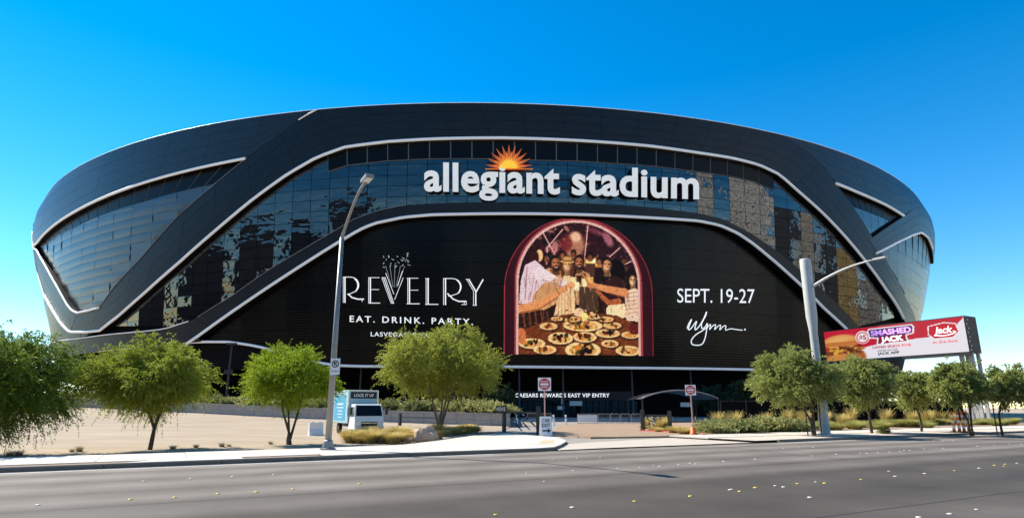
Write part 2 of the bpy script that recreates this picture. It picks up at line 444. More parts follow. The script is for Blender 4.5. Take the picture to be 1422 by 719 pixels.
def lot_z(x, y):
    d = (LV[:, 0] - x) ** 2 + (LV[:, 1] - y) ** 2; i = np.argsort(d)[:4]; wts = 1 / (d[i] + .01)
    return float((LV[i, 2] * wts).sum() / wts.sum())
# the wall: concrete panels and cap stones
WH = 1.05
wall = thing('low_wall', 'low grey block wall along the back of the sand lot', 'wall', WPT[0])
def rel(p, o): return tuple(p[k] - o[k] for k in range(3))
tt = np.linspace(0, 1, 39)
for i in range(len(tt) - 1):
    a_, b_ = wall_at(tt[i]), wall_at(tt[i + 1]); d = np.array([b_[0] - a_[0], b_[1] - a_[1]]); L = np.hypot(*d); d /= L; nn = np.array([-d[1], d[0]])
    for zz0, zz1, th, nm, gp in ((-.3, .44, .30, 'wall_block', .015), (.455, WH - .12, .30, 'wall_block', .015), (WH - .115, WH, .38, 'cap_stone', .01)):
        vs = []
        for q, dd in ((a_, gp), (b_, -gp)):
            for n_, z_ in ((-th / 2, zz0), (th / 2, zz0), (th / 2, zz1), (-th / 2, zz1)):
                vs.append(rel((q[0] + d[0] * dd + nn[0] * n_, q[1] + d[1] * dd + nn[1] * n_, q[2] + z_), WPT[0]))
        MB().add(vs, [(0, 1, 2, 3), (7, 6, 5, 4), (0, 4, 5, 1), (1, 5, 6, 2), (2, 6, 7, 3), (3, 7, 4, 0)]).build(nm, m_wall, wall)
# planted bank behind the wall
bv = []
for i in range(40):
    p = wall_at(i / 39)
    bv += [(p[0], p[1] + .1, p[2] + WH - .12), (p[0] * 1.12, p[1] + 9, p[2] + WH + .25), (p[0] * 1.3, p[1] + 45, p[2] + WH + .2)]
bank = struct(MB().add(bv, [f for i in range(39) for f in ((3 * i, 3 * i + 3, 3 * i + 4, 3 * i + 1), (3 * i + 1, 3 * i + 4, 3 * i + 5, 3 * i + 2))]).build('planted_bank', m_dirt))

# ================================================================== THE STADIUM
CX, CY, TOP = -7.77, 248.6, 54.0
ZS = np.array([-1, 10, 18.5, 28, 37, 44, 48, 51, 54.0, 60]); RSD = np.array([137.6, 140.3, 143.1, 146.6, 149.2, 150.7, 151.3, 151.2, 149.9, 149.9])
ZF = np.array([-1, 10, 40, 54.0, 60]); RFR = np.array([145.6, 146.6, 149.2, 149.9, 149.9])
def rs(phi, z):
    t = np.clip((np.abs(phi) - R(34)) / R(22), 0, 1); t = t * t * (3 - 2 * t)
    return np.interp(z, ZF, RFR) * (1 - t) + np.interp(z, ZS, RSD) * t
def surf(phi, z, off=0.0):
    r = rs(phi, z) + off
    return np.stack([CX + r * np.sin(phi), CY - r * np.cos(phi), z + 0 * phi], -1)
TS = np.linspace(70, 300, 461)
def hit(u, v, off=0.0):                           # photo pixel to (phi, z) on the shell
    u = np.atleast_1d(np.asarray(u, float)); v = np.atleast_1d(np.asarray(v, float)); D = ray(u, v)
    out = np.zeros((len(u), 2))
    def fn(d, t):
        x = d[0] * t - CX; y = CY - d[1] * t; z = EYE + d[2] * t
        ph = np.arctan2(x, y); return np.hypot(x, y) - rs(ph, np.clip(z, -1, 60)) - off, ph, z
    for i, d in enumerate(D):
        f, ph, z = fn(d, TS); ok = np.where((f[:-1] > 0) & (f[1:] <= 0))[0]
        if len(ok):
            a_, b_ = TS[ok[0]], TS[ok[0] + 1]
            for _ in range(22):
                m = (a_ + b_) / 2
                if fn(d, m)[0] > 0: a_ = m
                else: b_ = m
            _, p_, z_ = fn(d, b_)
        else:
            k = int(np.argmin(f)); p_, z_ = ph[k], z[k]
        out[i] = (p_, min(z_, TOP))
    return out
def H(px, off=0.0): px = np.array(px, float); return hit(px[:, 0], px[:, 1], off)
def resample(P, n):
    P = np.array(P, float); sc = P * np.array([147, 1]); d = np.r_[0, np.cumsum(np.hypot(*np.diff(sc, axis=0).T))]
    t = np.linspace(0, d[-1], n); return np.c_[np.interp(t, d, P[:, 0]), np.interp(t, d, P[:, 1])]

m_clad = mat('charcoal_metal_panel', (0.011, 0.0115, 0.013), 0.38, metal=0.0, spec=0.26, vary=0.15, scale=0.4)
m_clad2 = mat('graphite_metal_panel', (0.015, 0.0155, 0.017), 0.36, spec=0.38, vary=0.15, scale=0.4)
m_core = mat('black_joint', (0.006, 0.006, 0.007), 0.8, spec=.1)
m_silver = mat('silver_trim', (0.74, 0.74, 0.73), 0.35, emit=0.13)  # faint emission stands in for daylight on the trim, which is unlit by day
m_mull = mat('mullion', (0.02, 0.02, 0.022), 0.4)
def glass_mat(name, col, rough, amount, sc, spec=1.0):
    m = bpy.data.materials.new(name); m.use_nodes = True
    n = m.node_tree.nodes; l = m.node_tree.links; p = n['Principled BSDF']
    p.inputs['Base Color'].default_value = (*col, 1); p.inputs['Roughness'].default_value = rough
    p.inputs['IOR'].default_value = 1.5; p.inputs['Specular IOR Level'].default_value = spec
    g_ = n.new('ShaderNodeNewGeometry'); mp = n.new('ShaderNodeMapping'); mp.inputs['Scale'].default_value = (1, 1, 1.6)
    l.new(g_.outputs['Position'], mp.inputs[0])
    nz = n.new('ShaderNodeTexNoise'); nz.inputs['Scale'].default_value = sc; nz.inputs['Detail'].default_value = 2
    l.new(mp.outputs[0], nz.inputs['Vector'])
    bp = n.new('ShaderNodeBump'); bp.inputs['Strength'].default_value = amount; bp.inputs['Distance'].default_value = 0.16
    l.new(nz.outputs[0], bp.inputs['Height']); l.new(bp.outputs[0], p.inputs['Normal'])
    return m
m_glass = glass_mat('dark_reflective_glass', (0.006, 0.006, 0.008), 0.03, 0.36, 0.34)
m_louver = mat('louver_glass', (0.004, 0.004, 0.005), 0.3, spec=.12)
m_joint = mat('pale_joint', (0.17, 0.175, 0.18), .5)
m_thin = mat('grey_trim', (0.30, 0.30, 0.31), .4)

stad = thing('stadium', 'huge dark oval stadium with silver trim lines and a giant video screen', 'stadium', (CX, CY, 0))
def sadd(mb, name, mt, parent=None, smooth=False):
    par = parent or stad
    mb.v = [(x - CX, y - CY, z) for x, y, z in mb.v]
    return mb.build(name, mt, par, smooth)

# dark core behind every layer, podium wall and roof
NP = 180
def ring(zs, off, name, mt, parent=None, phs=None, closed=True):
    ph = np.linspace(-PI, PI, NP + 1)[:-1]; b = MB(); vs = []
    for z in zs:
        vs += [tuple(p) for p in surf(ph, np.full(NP, z), off)]
    b.add(vs, [(j * NP + i, j * NP + (i + 1) % NP, (j + 1) * NP + (i + 1) % NP, (j + 1) * NP + i) for j in range(len(zs) - 1) for i in range(NP)])
    return sadd(b, name, mt, parent, True)
ring([8.3, 12, 18.5, 24, 28, 33, 37, 44, 48, 51, 53.6], -2.0, 'core_wall', m_core)
podium = ring([-0.5, 3, 6, 9.2], -12.0, 'podium_wall', mat('podium_black', (0.006, 0.006, 0.008), 0.8, spec=.05))
ph = np.linspace(-PI, PI, NP + 1)[:-1]
b = MB(); A = surf(ph, np.full(NP, 8.3), -2.0); Bq = surf(ph, np.full(NP, 9.2), -12.05)
b.add([tuple(p) for p in A] + [tuple(p) for p in Bq], [(i, (i + 1) % NP, NP + (i + 1) % NP, NP + i) for i in range(NP)])
sadd(b, 'soffit', m_core)
b = MB(); vs = []
for rr, zz in ((148.0, 53.0), (120, 54.2), (80, 55.5), (40, 56.2), (4, 56.4)):
    vs += [(CX + rr * math.sin(p), CY - rr * math.cos(p), zz - 1.2) for p in ph]
b.add(vs, [(j * NP + i, j * NP + (i + 1) % NP, (j + 1) * NP + (i + 1) % NP, (j + 1) * NP + i) for j in range(4) for i in range(NP)] + [tuple(4 * NP + i for i in range(NP))])
sadd(b, 'roof', mat('translucent_roof', (0.55, 0.57, 0.6), 0.5), None, True)

def patch(A, Bp, nc, nr, parent, name='cladding_panel', off=0.0, th=0.14, gap=0.022, mt=None, back=True, depth=1.3, raw=False, bname='frame', bmat=None):
    """proud strip between two outlines, split into panels: A, B as photo pixels (or phi,z if raw)"""
    ks = 5; NC = nc * ks
    Ah = resample(A if raw else H(A, off), NC + 1); Bh = resample(Bp if raw else H(Bp, off), NC + 1)
    par = parent
    if back:
        vs = []
        for i in range(NC + 1):
            q = np.array([Ah[i], Bh[i]])
            o1 = surf(q[:, 0], q[:, 1], off - th); o0 = surf(q[:, 0], q[:, 1], off - depth)
            vs += [tuple(o1[0]), tuple(o1[1]), tuple(o0[1]), tuple(o0[0])]
        fs = []
        for i in range(NC):
            for k in range(4): fs.append((4 * i + k, 4 * i + (k + 1) % 4, 4 * i + 4 + (k + 1) % 4, 4 * i + 4 + k))
        fs += [(0, 3, 2, 1), tuple(4 * NC + k for k in range(4))]
        par = sadd(MB().add(vs, fs), bname, bmat or m_core, parent)
    for i in range(nc):
        for j in range(nr):
            t0, t1 = j / nr, (j + 1) / nr; lo, hi = [], []
            for q_ in range(ks + 1):
                a_, b_ = Ah[i * ks + q_], Bh[i * ks + q_]; w_ = max(np.hypot((a_ - b_)[0] * 147, (a_ - b_)[1]), .3); g_ = gap / w_
                lo.append(a_ + (b_ - a_) * (t0 + g_)); hi.append(a_ + (b_ - a_) * (t1 - g_))
            for L_ in (lo, hi):
                for e_, n_ in ((0, 1), (ks, ks - 1)):
                    d_ = L_[n_] - L_[e_]; L_[e_] = L_[e_] + d_ * min(.4, gap / max(np.hypot(d_[0] * 147, d_[1]), .05))
            c = np.array(lo + hi[::-1]); n_ = len(c); jit = rnd.uniform(-.012, .012)
            P1 = surf(c[:, 0], c[:, 1], off + jit); P0 = surf(c[:, 0], c[:, 1], off - th - .02); m_ = ks + 1
            fs = [(q_, q_ + 1, n_ - 2 - q_, n_ - 1 - q_) for q_ in range(ks)] + [(n_ + q_, n_ + (q_ + 1) % n_, (q_ + 1) % n_, q_) for q_ in range(n_)]
            sadd(MB().add([tuple(p) for p in P1] + [tuple(p) for p in P0], fs), name, mt or m_clad, par)
    return par
def trim(px, off=0.0, wd=0.34, name='silver_trim', raw=False, n=60, dz=0.0, mt=None):
    q = resample(px if raw else H(px, off), n)
    P = surf(q[:, 0], q[:, 1] + dz, off + 0.12)
    return sadd(MB().tube([tuple(p) for p in P], wd * .74, 8), name, mt or m_silver, None, True)

RIM = [(52, 290), (60, 280), (75, 264), (100, 245), (150, 222), (200, 203), (300, 175), (400, 158), (450, 151), (600, 141), (700, 139), (800, 142), (900, 151), (1000, 167), (1070, 182), (1150, 210), (1200, 230), (1250, 258), (1280, 287), (1290, 300)]
RIMH = H(RIM); RIMH[:, 1] = TOP
def rim(u0, u1, n=14):
    us = np.linspace(u0, u1, n); phs = np.interp(us, [p[0] for p in RIM], RIMH[:, 0]); return np.c_[phs, np.full(n, TOP)]
L1 = [(62, 410), (74, 431), (86, 450), (97, 461), (118, 461), (139, 459), (165, 439), (200, 408), (250, 364), (300, 320), (349, 279), (400, 242), (440, 219), (480, 204.5), (540, 197), (600, 193.5), (700, 192), (800, 195.5), (900, 203), (970, 212.7), (1017, 220), (1053, 229), (1082, 242.7), (1107, 265), (1143.6, 297.7), (1172.5, 328), (1201.5, 363), (1230, 402.5), (1254, 442)]
L2 = [(240, 491), (275, 467), (340, 421), (400, 381), (467, 338.5), (500, 319), (520, 310.5), (560, 302), (600, 298.5), (700, 297), (800, 298), (900, 302.5), (970, 307), (999, 313), (1024, 324), (1046, 339), (1078.5, 366), (1115, 399), (1143.6, 428), (1169, 451), (1200, 482)]
U2 = [(214, 464), (262, 446), (275, 440), (324, 409.5), (376, 373), (428, 342), (473, 316), (490, 305), (523, 293), (560, 285), (610, 282), (688, 280.5), (812, 282), (895, 287), (970, 296), (1006, 304.5), (1042, 323), (1078.5, 348), (1115, 378), (1145, 404), (1172.5, 431.5), (1187, 447), (1215, 478)]
L3 = [(87, 494), (158, 485), (220, 478.5), (279, 474.5), (316, 474.5), (341, 477.7), (360, 481), (400, 492), (440, 503), (470, 507.5), (510, 508.5), (700, 509), (850, 510.5), (1050, 513), (1150, 514), (1230, 512)]
EL = [(440, 153), (415, 167), (343.6, 219), (300, 254.5), (248, 299.5), (195, 359.6), (161.5, 395), (139, 425), (122, 431), (107, 434.5)]   # outer edge of the left diagonal band
ER = [(1075, 183), (1116, 205), (1145, 232), (1160, 254), (1187, 290), (1212, 330), (1238, 374), (1259, 417), (1272, 446)]               # right diagonal band
L4 = [(46.5, 343), (52.5, 337), (67.6, 320), (90, 303), (120, 286), (154, 270.6), (199, 254.5), (248, 240.6), (293, 230), (341, 220.5)]
LW = [(53, 354), (58, 350), (71, 335), (105, 316), (157.7, 293), (199, 281), (248, 267), (293, 257), (306, 253)]
L5 = [(1160, 255), (1194, 269), (1230, 285), (1254, 299.5)]
L6 = [(1216, 352), (1224, 348), (1245, 337), (1266.5, 326.6), (1279, 323), (1288, 330), (1294, 345), (1296, 365), (1293, 400), (1284, 440)]
UI = [(46.5, 343), (52, 348), (62, 366), (80, 398), (94, 423), (99.5, 430), (107, 434.5), (122, 431.5), (138, 427)]                         # inner U of the left corner
UO = [(45, 322), (47, 345), (52, 378), (62, 410), (74, 431), (86, 450), (97, 461), (118, 461), (139, 459)]

# upper ring: centre, left, right
upper = sadd(MB().tube([tuple(p) for p in surf(np.linspace(-PI, PI, 200), np.full(200, 53.9), -.55)], .45, 8), 'upper_ring', m_core, None, True)
h = H(L1); c0 = [i for i, p in enumerate(L1) if 470 < p[0] < 1060]
rc = rim(440, 1075, 30)
A_ = np.r_[rc]; B_ = np.array([h[i] for i in c0])
patch(A_, B_, 12, 4, upper, raw=True, bname='ring_backing')
eLh = H(EL); eRh = H(ER); l4h = H(L4)
A_ = rim(440, 52, 30); B_ = np.r_[[eLh[1]], l4h[::-1]]
A_ = np.r_[A_, [[A_[-1, 0] - .06, TOP]]]; B_ = np.r_[B_, [[B_[-1, 0] - .06, B_[-1, 1] + .3]]]
patch(A_, B_, 10, 4, upper, raw=True, bname='ring_backing', mt=m_clad2)
A_ = rim(1075, 1290, 20); A_ = np.r_[A_, [[A_[-1, 0] + .1, TOP]]]
s7t = H([(1255, 300.5), (1266, 292), (1277, 287), (1286, 292), (1292, 301)])
B_ = np.r_[eRh[1:4], H(L5)[1:], s7t[1:], [[s7t[-1, 0] + .10, s7t[-1, 1] - 1]]]
patch(A_, B_, 7, 4, upper, raw=True, bname='ring_backing', mt=m_clad2)
# ring continued round the back
pl = float(rim(52, 52, 1)[0, 0]) - .06; pr = float(rim(1290, 1290, 1)[0, 0]) + .10
q = np.linspace(pr, 2 * PI + pl, 30)
qq = np.where(q > PI, q - 2 * PI, q)
b = MB(); vs = []
for z in (44.0, 49, TOP): vs += [tuple(surf(np.array(x), z, -.02)) for x in q]
b.add(vs, [(j * 30 + i, j * 30 + i + 1, (j + 1) * 30 + i + 1, (j + 1) * 30 + i) for j in range(2) for i in range(29)])
sadd(b, 'ring_rear', m_clad)

# diagonal bands
kL = [p for p in L1 if p[0] <= 485][::-1]
patch(EL, kL[:-2] + [(97, 461)], 9, 4, stad, bname='diagonal_band', depth=1.6)
kR = [p for p in L1 if p[0] >= 1050] + [(1262, 456)]
patch(ER + [(1278, 458)], kR, 7, 4, stad, bname='diagonal_band', depth=1.6)
# left corner frame
patch(UI[:7], UO[:7], 4, 2, stad, bname='corner_frame')
# band between the window strip and the screen, and its low continuation to the left
patch(U2, L2, 16, 1, stad, bname='arch_band', off=0.1, depth=1.7)
BT = [(60, 478), (77, 474.5), (110, 470), (145, 465), (200, 460), (230, 456.5), (262, 446)]
BB = [(64, 497), (87, 494), (120, 490), (158, 485), (200, 480.5), (240, 478), (279, 474.5)]
patch(BT, BB, 7, 1, stad, bname='base_band', off=-.1)
# second diagonal of the right corner
S7A = [(1207, 333), (1234, 314), (1255, 300.5), (1266, 292), (1277, 287), (1286, 292), (1294, 306), (1299, 325), (1300, 345)]
S7B = [(1219, 351), (1224, 348), (1245, 337), (1266.5, 326.6), (1279, 323), (1288, 330), (1294, 345), (1296, 358), (1296.5, 366)]
patch(S7A, S7B, 5, 3, stad, bname='diagonal_band', mt=m_clad2, off=0.05)
# silver lines
trim(L1[0:29], 0.0, .36, n=120)
trim(L2, 0.1, .36, n=110)
trim(L3, -0.5, .30, n=80)
trim(L4, 0.0, .36, n=50)
trim(L5, 0.0, .40, n=16)
trim(L6[:7], 0.0, .34, n=30)
trim(UI, 0.0, .30, n=40)
trim(UO[:5], 0.0, .16, n=30)
trim(BT, 0.0, .14, n=30)
trim(EL[2:8], 0.0, .06, n=30, mt=m_thin)
trim(U2[2:10], 0.12, .07, n=30, mt=m_thin)
trim([(415, 167), (428, 159), (440, 153)], 0.05, .16, n=6)
trim(np.c_[np.linspace(rim(52, 52, 1)[0, 0], rim(1290, 1290, 1)[0, 0], 120), np.full(120, TOP + .05)], -.2, .10, raw=True, n=120, name='rim_flashing')
# lower body panels: deep fascia under the screen
l3h = H(L3, -.6)

def parea(P): return 0.5 * sum(P[i][0] * P[(i + 1) % len(P)][1] - P[(i + 1) % len(P)][0] * P[i][1] for i in range(len(P)))
def grid_fill(poly, dw, dh, off, mt, parent, name, gap=.04, tilt=0.0, lean=0.0, th=.08, z0=0.0, bulge=0.0, shear=None, limit=300):
    """panes of a (phi,z) region: each a flat plate of its own"""
    poly = [tuple(p) for p in poly]; dphi = dw / 147
    ph0, ph1 = min(p[0] for p in poly), max(p[0] for p in poly); za, zb = min(p[1] for p in poly), max(p[1] for p in poly)
    cells = []
    for i in range(int(math.floor(ph0 / dphi)), int(math.ceil(ph1 / dphi)) + 1):
        for j in range(int(math.floor((za - z0) / dh)), int(math.ceil((zb - z0) / dh)) + 1):
            g2 = gap / 2
            P = clip_poly(poly, i * dphi + g2 / 147, (i + 1) * dphi - g2 / 147, z0 + j * dh + g2, z0 + (j + 1) * dh - g2)
            if len(P) < 3: continue
            ar = abs(parea(P)) * 147
            if ar < .25: continue
            if parea(P) < 0: P = P[::-1]
            cells.append((ar, i, j, P))
    cells.sort(key=lambda c: -c[0]); rest = MB()
    for q_, (ar, i, j, P) in enumerate(cells):
        cp, cz = (i + .5) * dphi, z0 + (j + .5) * dh
        C = surf(np.array(cp), cz, off); up = surf(np.array(cp), cz + .3, off) - C; up = up / np.linalg.norm(up)
        t = np.array([math.cos(cp), math.sin(cp), 0]); nrm = np.cross(t, up)
        a1, a2 = rnd.gauss(0, tilt), rnd.gauss(0, tilt) + lean
        rr = 147
        F = []
        for p in P:
            x, y = (p[0] - cp) * rr, (p[1] - cz)
            F.append(C + t * x + up * y + nrm * (x * math.tan(a1) - y * math.tan(a2)))
        n = len(F); Bk = [f - nrm * th for f in F]
        if bulge and n == 4:
            m = sum(F) / 4 + nrm * bulge; ed = [(F[k] + F[(k + 1) % 4]) / 2 + nrm * bulge * .75 for k in range(4)]
            vs = F + ed + [m]; fs = [(0, 4, 8, 7), (4, 1, 5, 8), (8, 5, 2, 6), (7, 8, 6, 3)]
            (sadd(MB().add(vs, fs), name, mt, parent, True)); continue
        fs = [tuple(range(n))] + [(n + k, n + (k + 1) % n, (k + 1) % n, k) for k in range(n)]
        if q_ < limit: sadd(MB().add(F + Bk, fs), name, mt, parent)
        else: rest.add(F + Bk, fs)
    if rest.f: sadd(rest, name, mt, parent)['kind'] = 'stuff'
    return len(cells)

# main window strip between the two silver arches
h1 = H([(p[0], p[1] + 0) for p in L1[5:]], -1.0); h2 = H(U2[1:-1], -1.0)
e1 = h1.copy(); e1[:, 1] += 0.9
reg = np.r_[e1, (h2 + np.array([0, -1.0]))[::-1]]
glz = sadd(MB().add([tuple(p) for p in surf(np.array([.0, .02, .02, .0]), np.array([36., 36, 36.4, 36.4]), -1.5)], [(0, 1, 2, 3)]), 'window_strip', m_mull)
NG = grid_fill(reg, 3.5, 1.95, -1.0, m_glass, glz, 'glass_pane', gap=.07, tilt=.008, z0=.3)
# dark header under the top arch, with pale joints
hd = []
us = np.linspace(455, 1075, 24)
top_v = np.interp(us, [p[0] for p in L1], [p[1] for p in L1]); 
AH = np.c_[us, top_v + 3]; BH = np.c_[us, top_v + 3 + np.clip(26 - np.abs(us - 745) * .014, 8, 30)]
patch(AH, BH, 23, 1, stad, name='header_pane', off=-.75, th=.1, gap=.10, mt=m_louver, bname='window_header', depth=.5, bmat=m_joint)
# left louvre windows and bulged corner panel
patch(L4[1:], LW[1:] + [], 19, 1, stad, name='window_pane', off=-1.0, th=.1, gap=.17, mt=m_louver, bname='louvre_band', depth=.5, bmat=m_joint)
m_shing = mat('curved_metal_shingle', (0.042, 0.043, 0.046), 0.30, spec=0.7, vary=.12, scale=.5)
lw = H(LW, -1.1); el_ = H(EL[3:9], -1.1); ui = H(UI[1:7], -1.1)
reg = np.r_[lw, el_[1:], ui[::-1]]
cp_ = sadd(MB().add([tuple(p) for p in surf(lw[3:6, 0], lw[3:6, 1] - .5, -1.3)], [(0, 1, 2)]), 'corner_panel', m_core)
grid_fill(reg, 6.4, 1.75, -1.0, m_shing, cp_, 'metal_shingle', gap=.006, tilt=.007, bulge=.15)
# lower corner glazing at the far left
reg = H([(60, 408), (74, 431), (86, 450), (97, 461), (139, 459), (110, 470), (77, 474.5), (66, 474), (60, 440)], -1.0)
cg = sadd(MB().add([tuple(p) for p in surf(reg[1:4, 0], reg[1:4, 1], -1.3)], [(0, 1, 2)]), 'corner_glazing', m_core)
grid_fill(reg, 3.5, 2.5, -.9, m_louver, cg, 'glass_pane', tilt=.01)
# right corner: louvres, small glass triangle, bulged panel
patch([(1163, 258), (1194, 272), (1230, 288), (1254, 302)], [(1183, 289), (1200, 295), (1220, 303.5), (1238, 312)], 9, 1, stad, name='window_pane', off=-1.0, th=.1, gap=.14, mt=m_louver, bname='louvre_band', depth=.5, bmat=m_joint)
reg = H([(1180, 286), (1240, 310), (1212, 332), (1205, 326)], -1.0)
tg = sadd(MB().add([tuple(p) for p in surf(reg[:3, 0], reg[:3, 1], -1.3)], [(0, 1, 2)]), 'triangle_glazing', m_core)
grid_fill(reg, 3.5, 2.2, -.95, mat('pale_glass', (0.02, 0.024, 0.03), .12, spec=1.0), tg, 'glass_pane', tilt=.004, lean=-.02)
reg = H([(1214, 346), (1224, 346), (1245, 335), (1266.5, 325), (1279, 321), (1288, 329), (1294, 345), (1296, 365), (1293, 400), (1285, 440), (1282, 450), (1268, 445), (1259, 417), (1238, 374)], -.8)
cp2 = sadd(MB().add([tuple(p) for p in surf(reg[1:4, 0], reg[1:4, 1] - 1, -1.1)], [(0, 1, 2)]), 'corner_panel', m_core)
grid_fill(reg, 5.2, 2.6, -.75, m_shing, cp2, 'metal_shingle', gap=.012, tilt=.004, bulge=.03)

# video screen: modules with fine horizontal rows
def led_mat():
    m = bpy.data.materials.new('led_mesh'); m.use_nodes = True
    n = m.node_tree.nodes; l = m.node_tree.links; p = n['Principled BSDF']
    g_ = n.new('ShaderNodeNewGeometry'); sp = n.new('ShaderNodeSeparateXYZ'); l.new(g_.outputs['Position'], sp.inputs[0])
    mu = n.new('ShaderNodeMath'); mu.operation = 'MULTIPLY'; mu.inputs[1].default_value = 2 * PI / .46
    si = n.new('ShaderNodeMath'); si.operation = 'SINE'; l.new(sp.outputs[2], mu.inputs[0]); l.new(mu.outputs[0], si.inputs[0])
    mr = n.new('ShaderNodeMapRange'); mr.inputs[1].default_value = -.2; mr.inputs[2].default_value = .3; mr.inputs[3].default_value = .0015; mr.inputs[4].default_value = .005
    l.new(si.outputs[0], mr.inputs[0]); cb = n.new('ShaderNodeCombineXYZ')
    for k in range(3): l.new(mr.outputs[0], cb.inputs[k])
    l.new(cb.outputs[0], p.inputs['Base Color'])
    p.inputs['Roughness'].default_value = .2; p.inputs['Specular IOR Level'].default_value = .14
    nz = n.new('ShaderNodeTexNoise'); nz.inputs['Scale'].default_value = .5; nz.inputs['Detail'].default_value = 3; l.new(g_.outputs['Position'], nz.inputs['Vector'])
    ad = n.new('ShaderNodeMath'); ad.operation = 'MULTIPLY_ADD'; ad.inputs[1].default_value = .12; l.new(si.outputs[0], ad.inputs[0]); l.new(nz.outputs[0], ad.inputs[2])
    bp = n.new('ShaderNodeBump'); bp.inputs['Strength'].default_value = .35; bp.inputs['Distance'].default_value = .08
    l.new(ad.outputs[0], bp.inputs['Height']); l.new(bp.outputs[0], p.inputs['Normal'])
    return m
m_led = led_mat()
SO = -1.5
hs = H(L2[1:-1], SO); hs[:, 1] += .8
hb = H(L3[3:], SO); hb[:, 1] += .1
screen = sadd(MB().add([tuple(p) for p in surf(hs[8:11, 0], hs[8:11, 1] - 2, SO - .3)], [(0, 1, 2)]), 'video_screen', m_core)
grid_fill(np.r_[hs, hb[::-1]], 4.6, 3.7, SO, m_led, screen, 'screen_module', gap=.03, tilt=.004)

def onshell(pts2, off): h_ = hit([p[0] for p in pts2], [p[1] for p in pts2], off); return surf(h_[:, 0], h_[:, 1], off)
m_ledwhite = mat('led_white', (0.85, 0.84, 0.80), .5, emit=.46)
m_leddim = mat('led_grey', (0.55, 0.55, 0.53), .5, emit=.25)
def shell_text(s, u0, v0, u1, v1, cap, mt, weight=0.0, spacing=1.0, shear=0.0, off=SO + .16, name='lettering'):
    v, f, _ = text2d(s, weight, 0, spacing, shear); wd = v[:, 0].max(); t = v[:, 0] / wd
    P = onshell(np.c_[u0 + (u1 - u0) * t, v0 + (v1 - v0) * t - v[:, 1] * cap], off)
    return letters(v, f, P, mt, screen, sadd)
def shell_strokes(list_, mt, off=SO + .16, name='lettering'):
    b = MB()
    for pts, wd in list_:
        vs, fs = ribbon(pts, wd); b.add([tuple(p) for p in onshell(vs, off)], fs)
    return sadd(b, name, mt, screen)
Z7 = lambda x, y: (450 + x / 5.136, 340 + y / 5.136)
def zl(*pts): return [Z7(*p) for p in pts]
def arc(cx, cy, rx, ry, a0, a1, n=12): return [Z7(cx + rx * math.cos(R(a)), cy + ry * math.sin(R(a))) for a in np.linspace(a0, a1, n)]
th_, tk = .75, 1.7
# REVELRY: deco capitals with doubled stems
lets = [
 [(zl((137, 228), (137, 412)), th_), (zl((149, 228), (149, 412)), tk), (zl((137, 229), (190, 229)) + arc(190, 285, 58, 56, -90, 60, 10) + zl((180, 350), (165, 352)), th_ * 1.3), (arc(192, 288, 50, 56, -60, 50, 8), tk), (zl((170, 348), (200, 375), (240, 386), (285, 386)), tk), (zl((272, 388), (272, 405)), th_)],
 [(zl((318, 232), (318, 415)), th_), (zl((330, 232), (330, 415)), tk), (zl((318, 233), (395, 233)), th_), (zl((330, 318), (392, 318)), th_), (zl((318, 414), (400, 414)), th_ * 1.4)],
 [(zl((412, 233), (478, 415)), th_), (zl((424, 233), (488, 415)), th_ * 1.3), (zl((436, 233), (497, 415)), th_), (zl((440, 200), (498, 350)), th_), (zl((560, 185), (525, 290)), th_ * 1.3), (zl((565, 233), (503, 390)), th_), (zl((412, 233), (440, 233)), th_), (zl((478, 415), (500, 415)), th_)],
 [(zl((597, 235), (597, 420)), th_), (zl((609, 235), (609, 420)), tk), (zl((590, 237), (672, 237)), th_), (zl((609, 322), (672, 322)), th_), (zl((590, 419), (682, 419)), th_ * 1.4)],
 [(zl((728, 238), (728, 423)), th_), (zl((742, 238), (742, 423)), tk), (zl((722, 239), (750, 239)), th_), (zl((722, 423), (815, 423)), th_ * 1.4)],
 [(zl((852, 238), (852, 428)), th_), (zl((866, 238), (866, 428)), tk), (zl((852, 239), (915, 239)) + arc(918, 298, 60, 58, -90, 60, 10) + zl((905, 362), (885, 364)), th_ * 1.3), (arc(922, 300, 52, 58, -60, 50, 8), tk), (zl((880, 345), (920, 385), (960, 402), (1016, 402)), tk), (zl((1000, 404), (1000, 425)), th_), (zl((1015, 404), (1015, 425)), th_), (zl((980, 425), (1016, 425)), th_)],
 [(zl((1018, 245), (1066, 330), (1066, 430)), th_), (zl((1032, 245), (1082, 330), (1082, 430)), tk), (zl((1135, 245), (1084, 335)), tk), (zl((1010, 245), (1040, 245)), th_), (zl((1060, 430), (1090, 430)), th_)],
]
for L in lets: shell_strokes(L, m_ledwhite, name='letter')
# sprig of flowers over the V
fl_ = []
for _ in range(26):
    x = rnd.uniform(420, 610); y = 120 + rnd.uniform(-50, 35) - (x - 510) * .12
    a_ = rnd.uniform(0, PI); r_ = rnd.uniform(5, 11); fl_.append((zl((x - r_ * math.cos(a_), y - r_ * math.sin(a_)), (x + r_ * math.cos(a_), y + r_ * math.sin(a_))), rnd.uniform(.5, 1.0)))
for x in (440, 470, 505, 545, 575): fl_.append((zl((500 + (x - 500) * .3, 300), (500 + (x - 500) * .7, 215), (x, 150)), .42))
shell_strokes(fl_, m_leddim, name='flower_sprig')['kind'] = 'stuff'
shell_text('EAT. DRINK. PARTY.', *Z7(183, 548), *Z7(1062, 570), 8.6, m_ledwhite, .012, 1.35)
shell_text('LASVEGASREVELRY.COM', *Z7(333, 650), *Z7(960, 664), 6.0, m_ledwhite, .012, 1.15)
Z5 = lambda x, y: (920 + x / 7.187, 380 + y / 7.187)
shell_text('SEPT. 19-27', *Z5(147, 285), *Z5(918, 292), 19.0, m_ledwhite, .0, 1.0)
def z5(*p): return [Z5(*q_) for q_ in p]
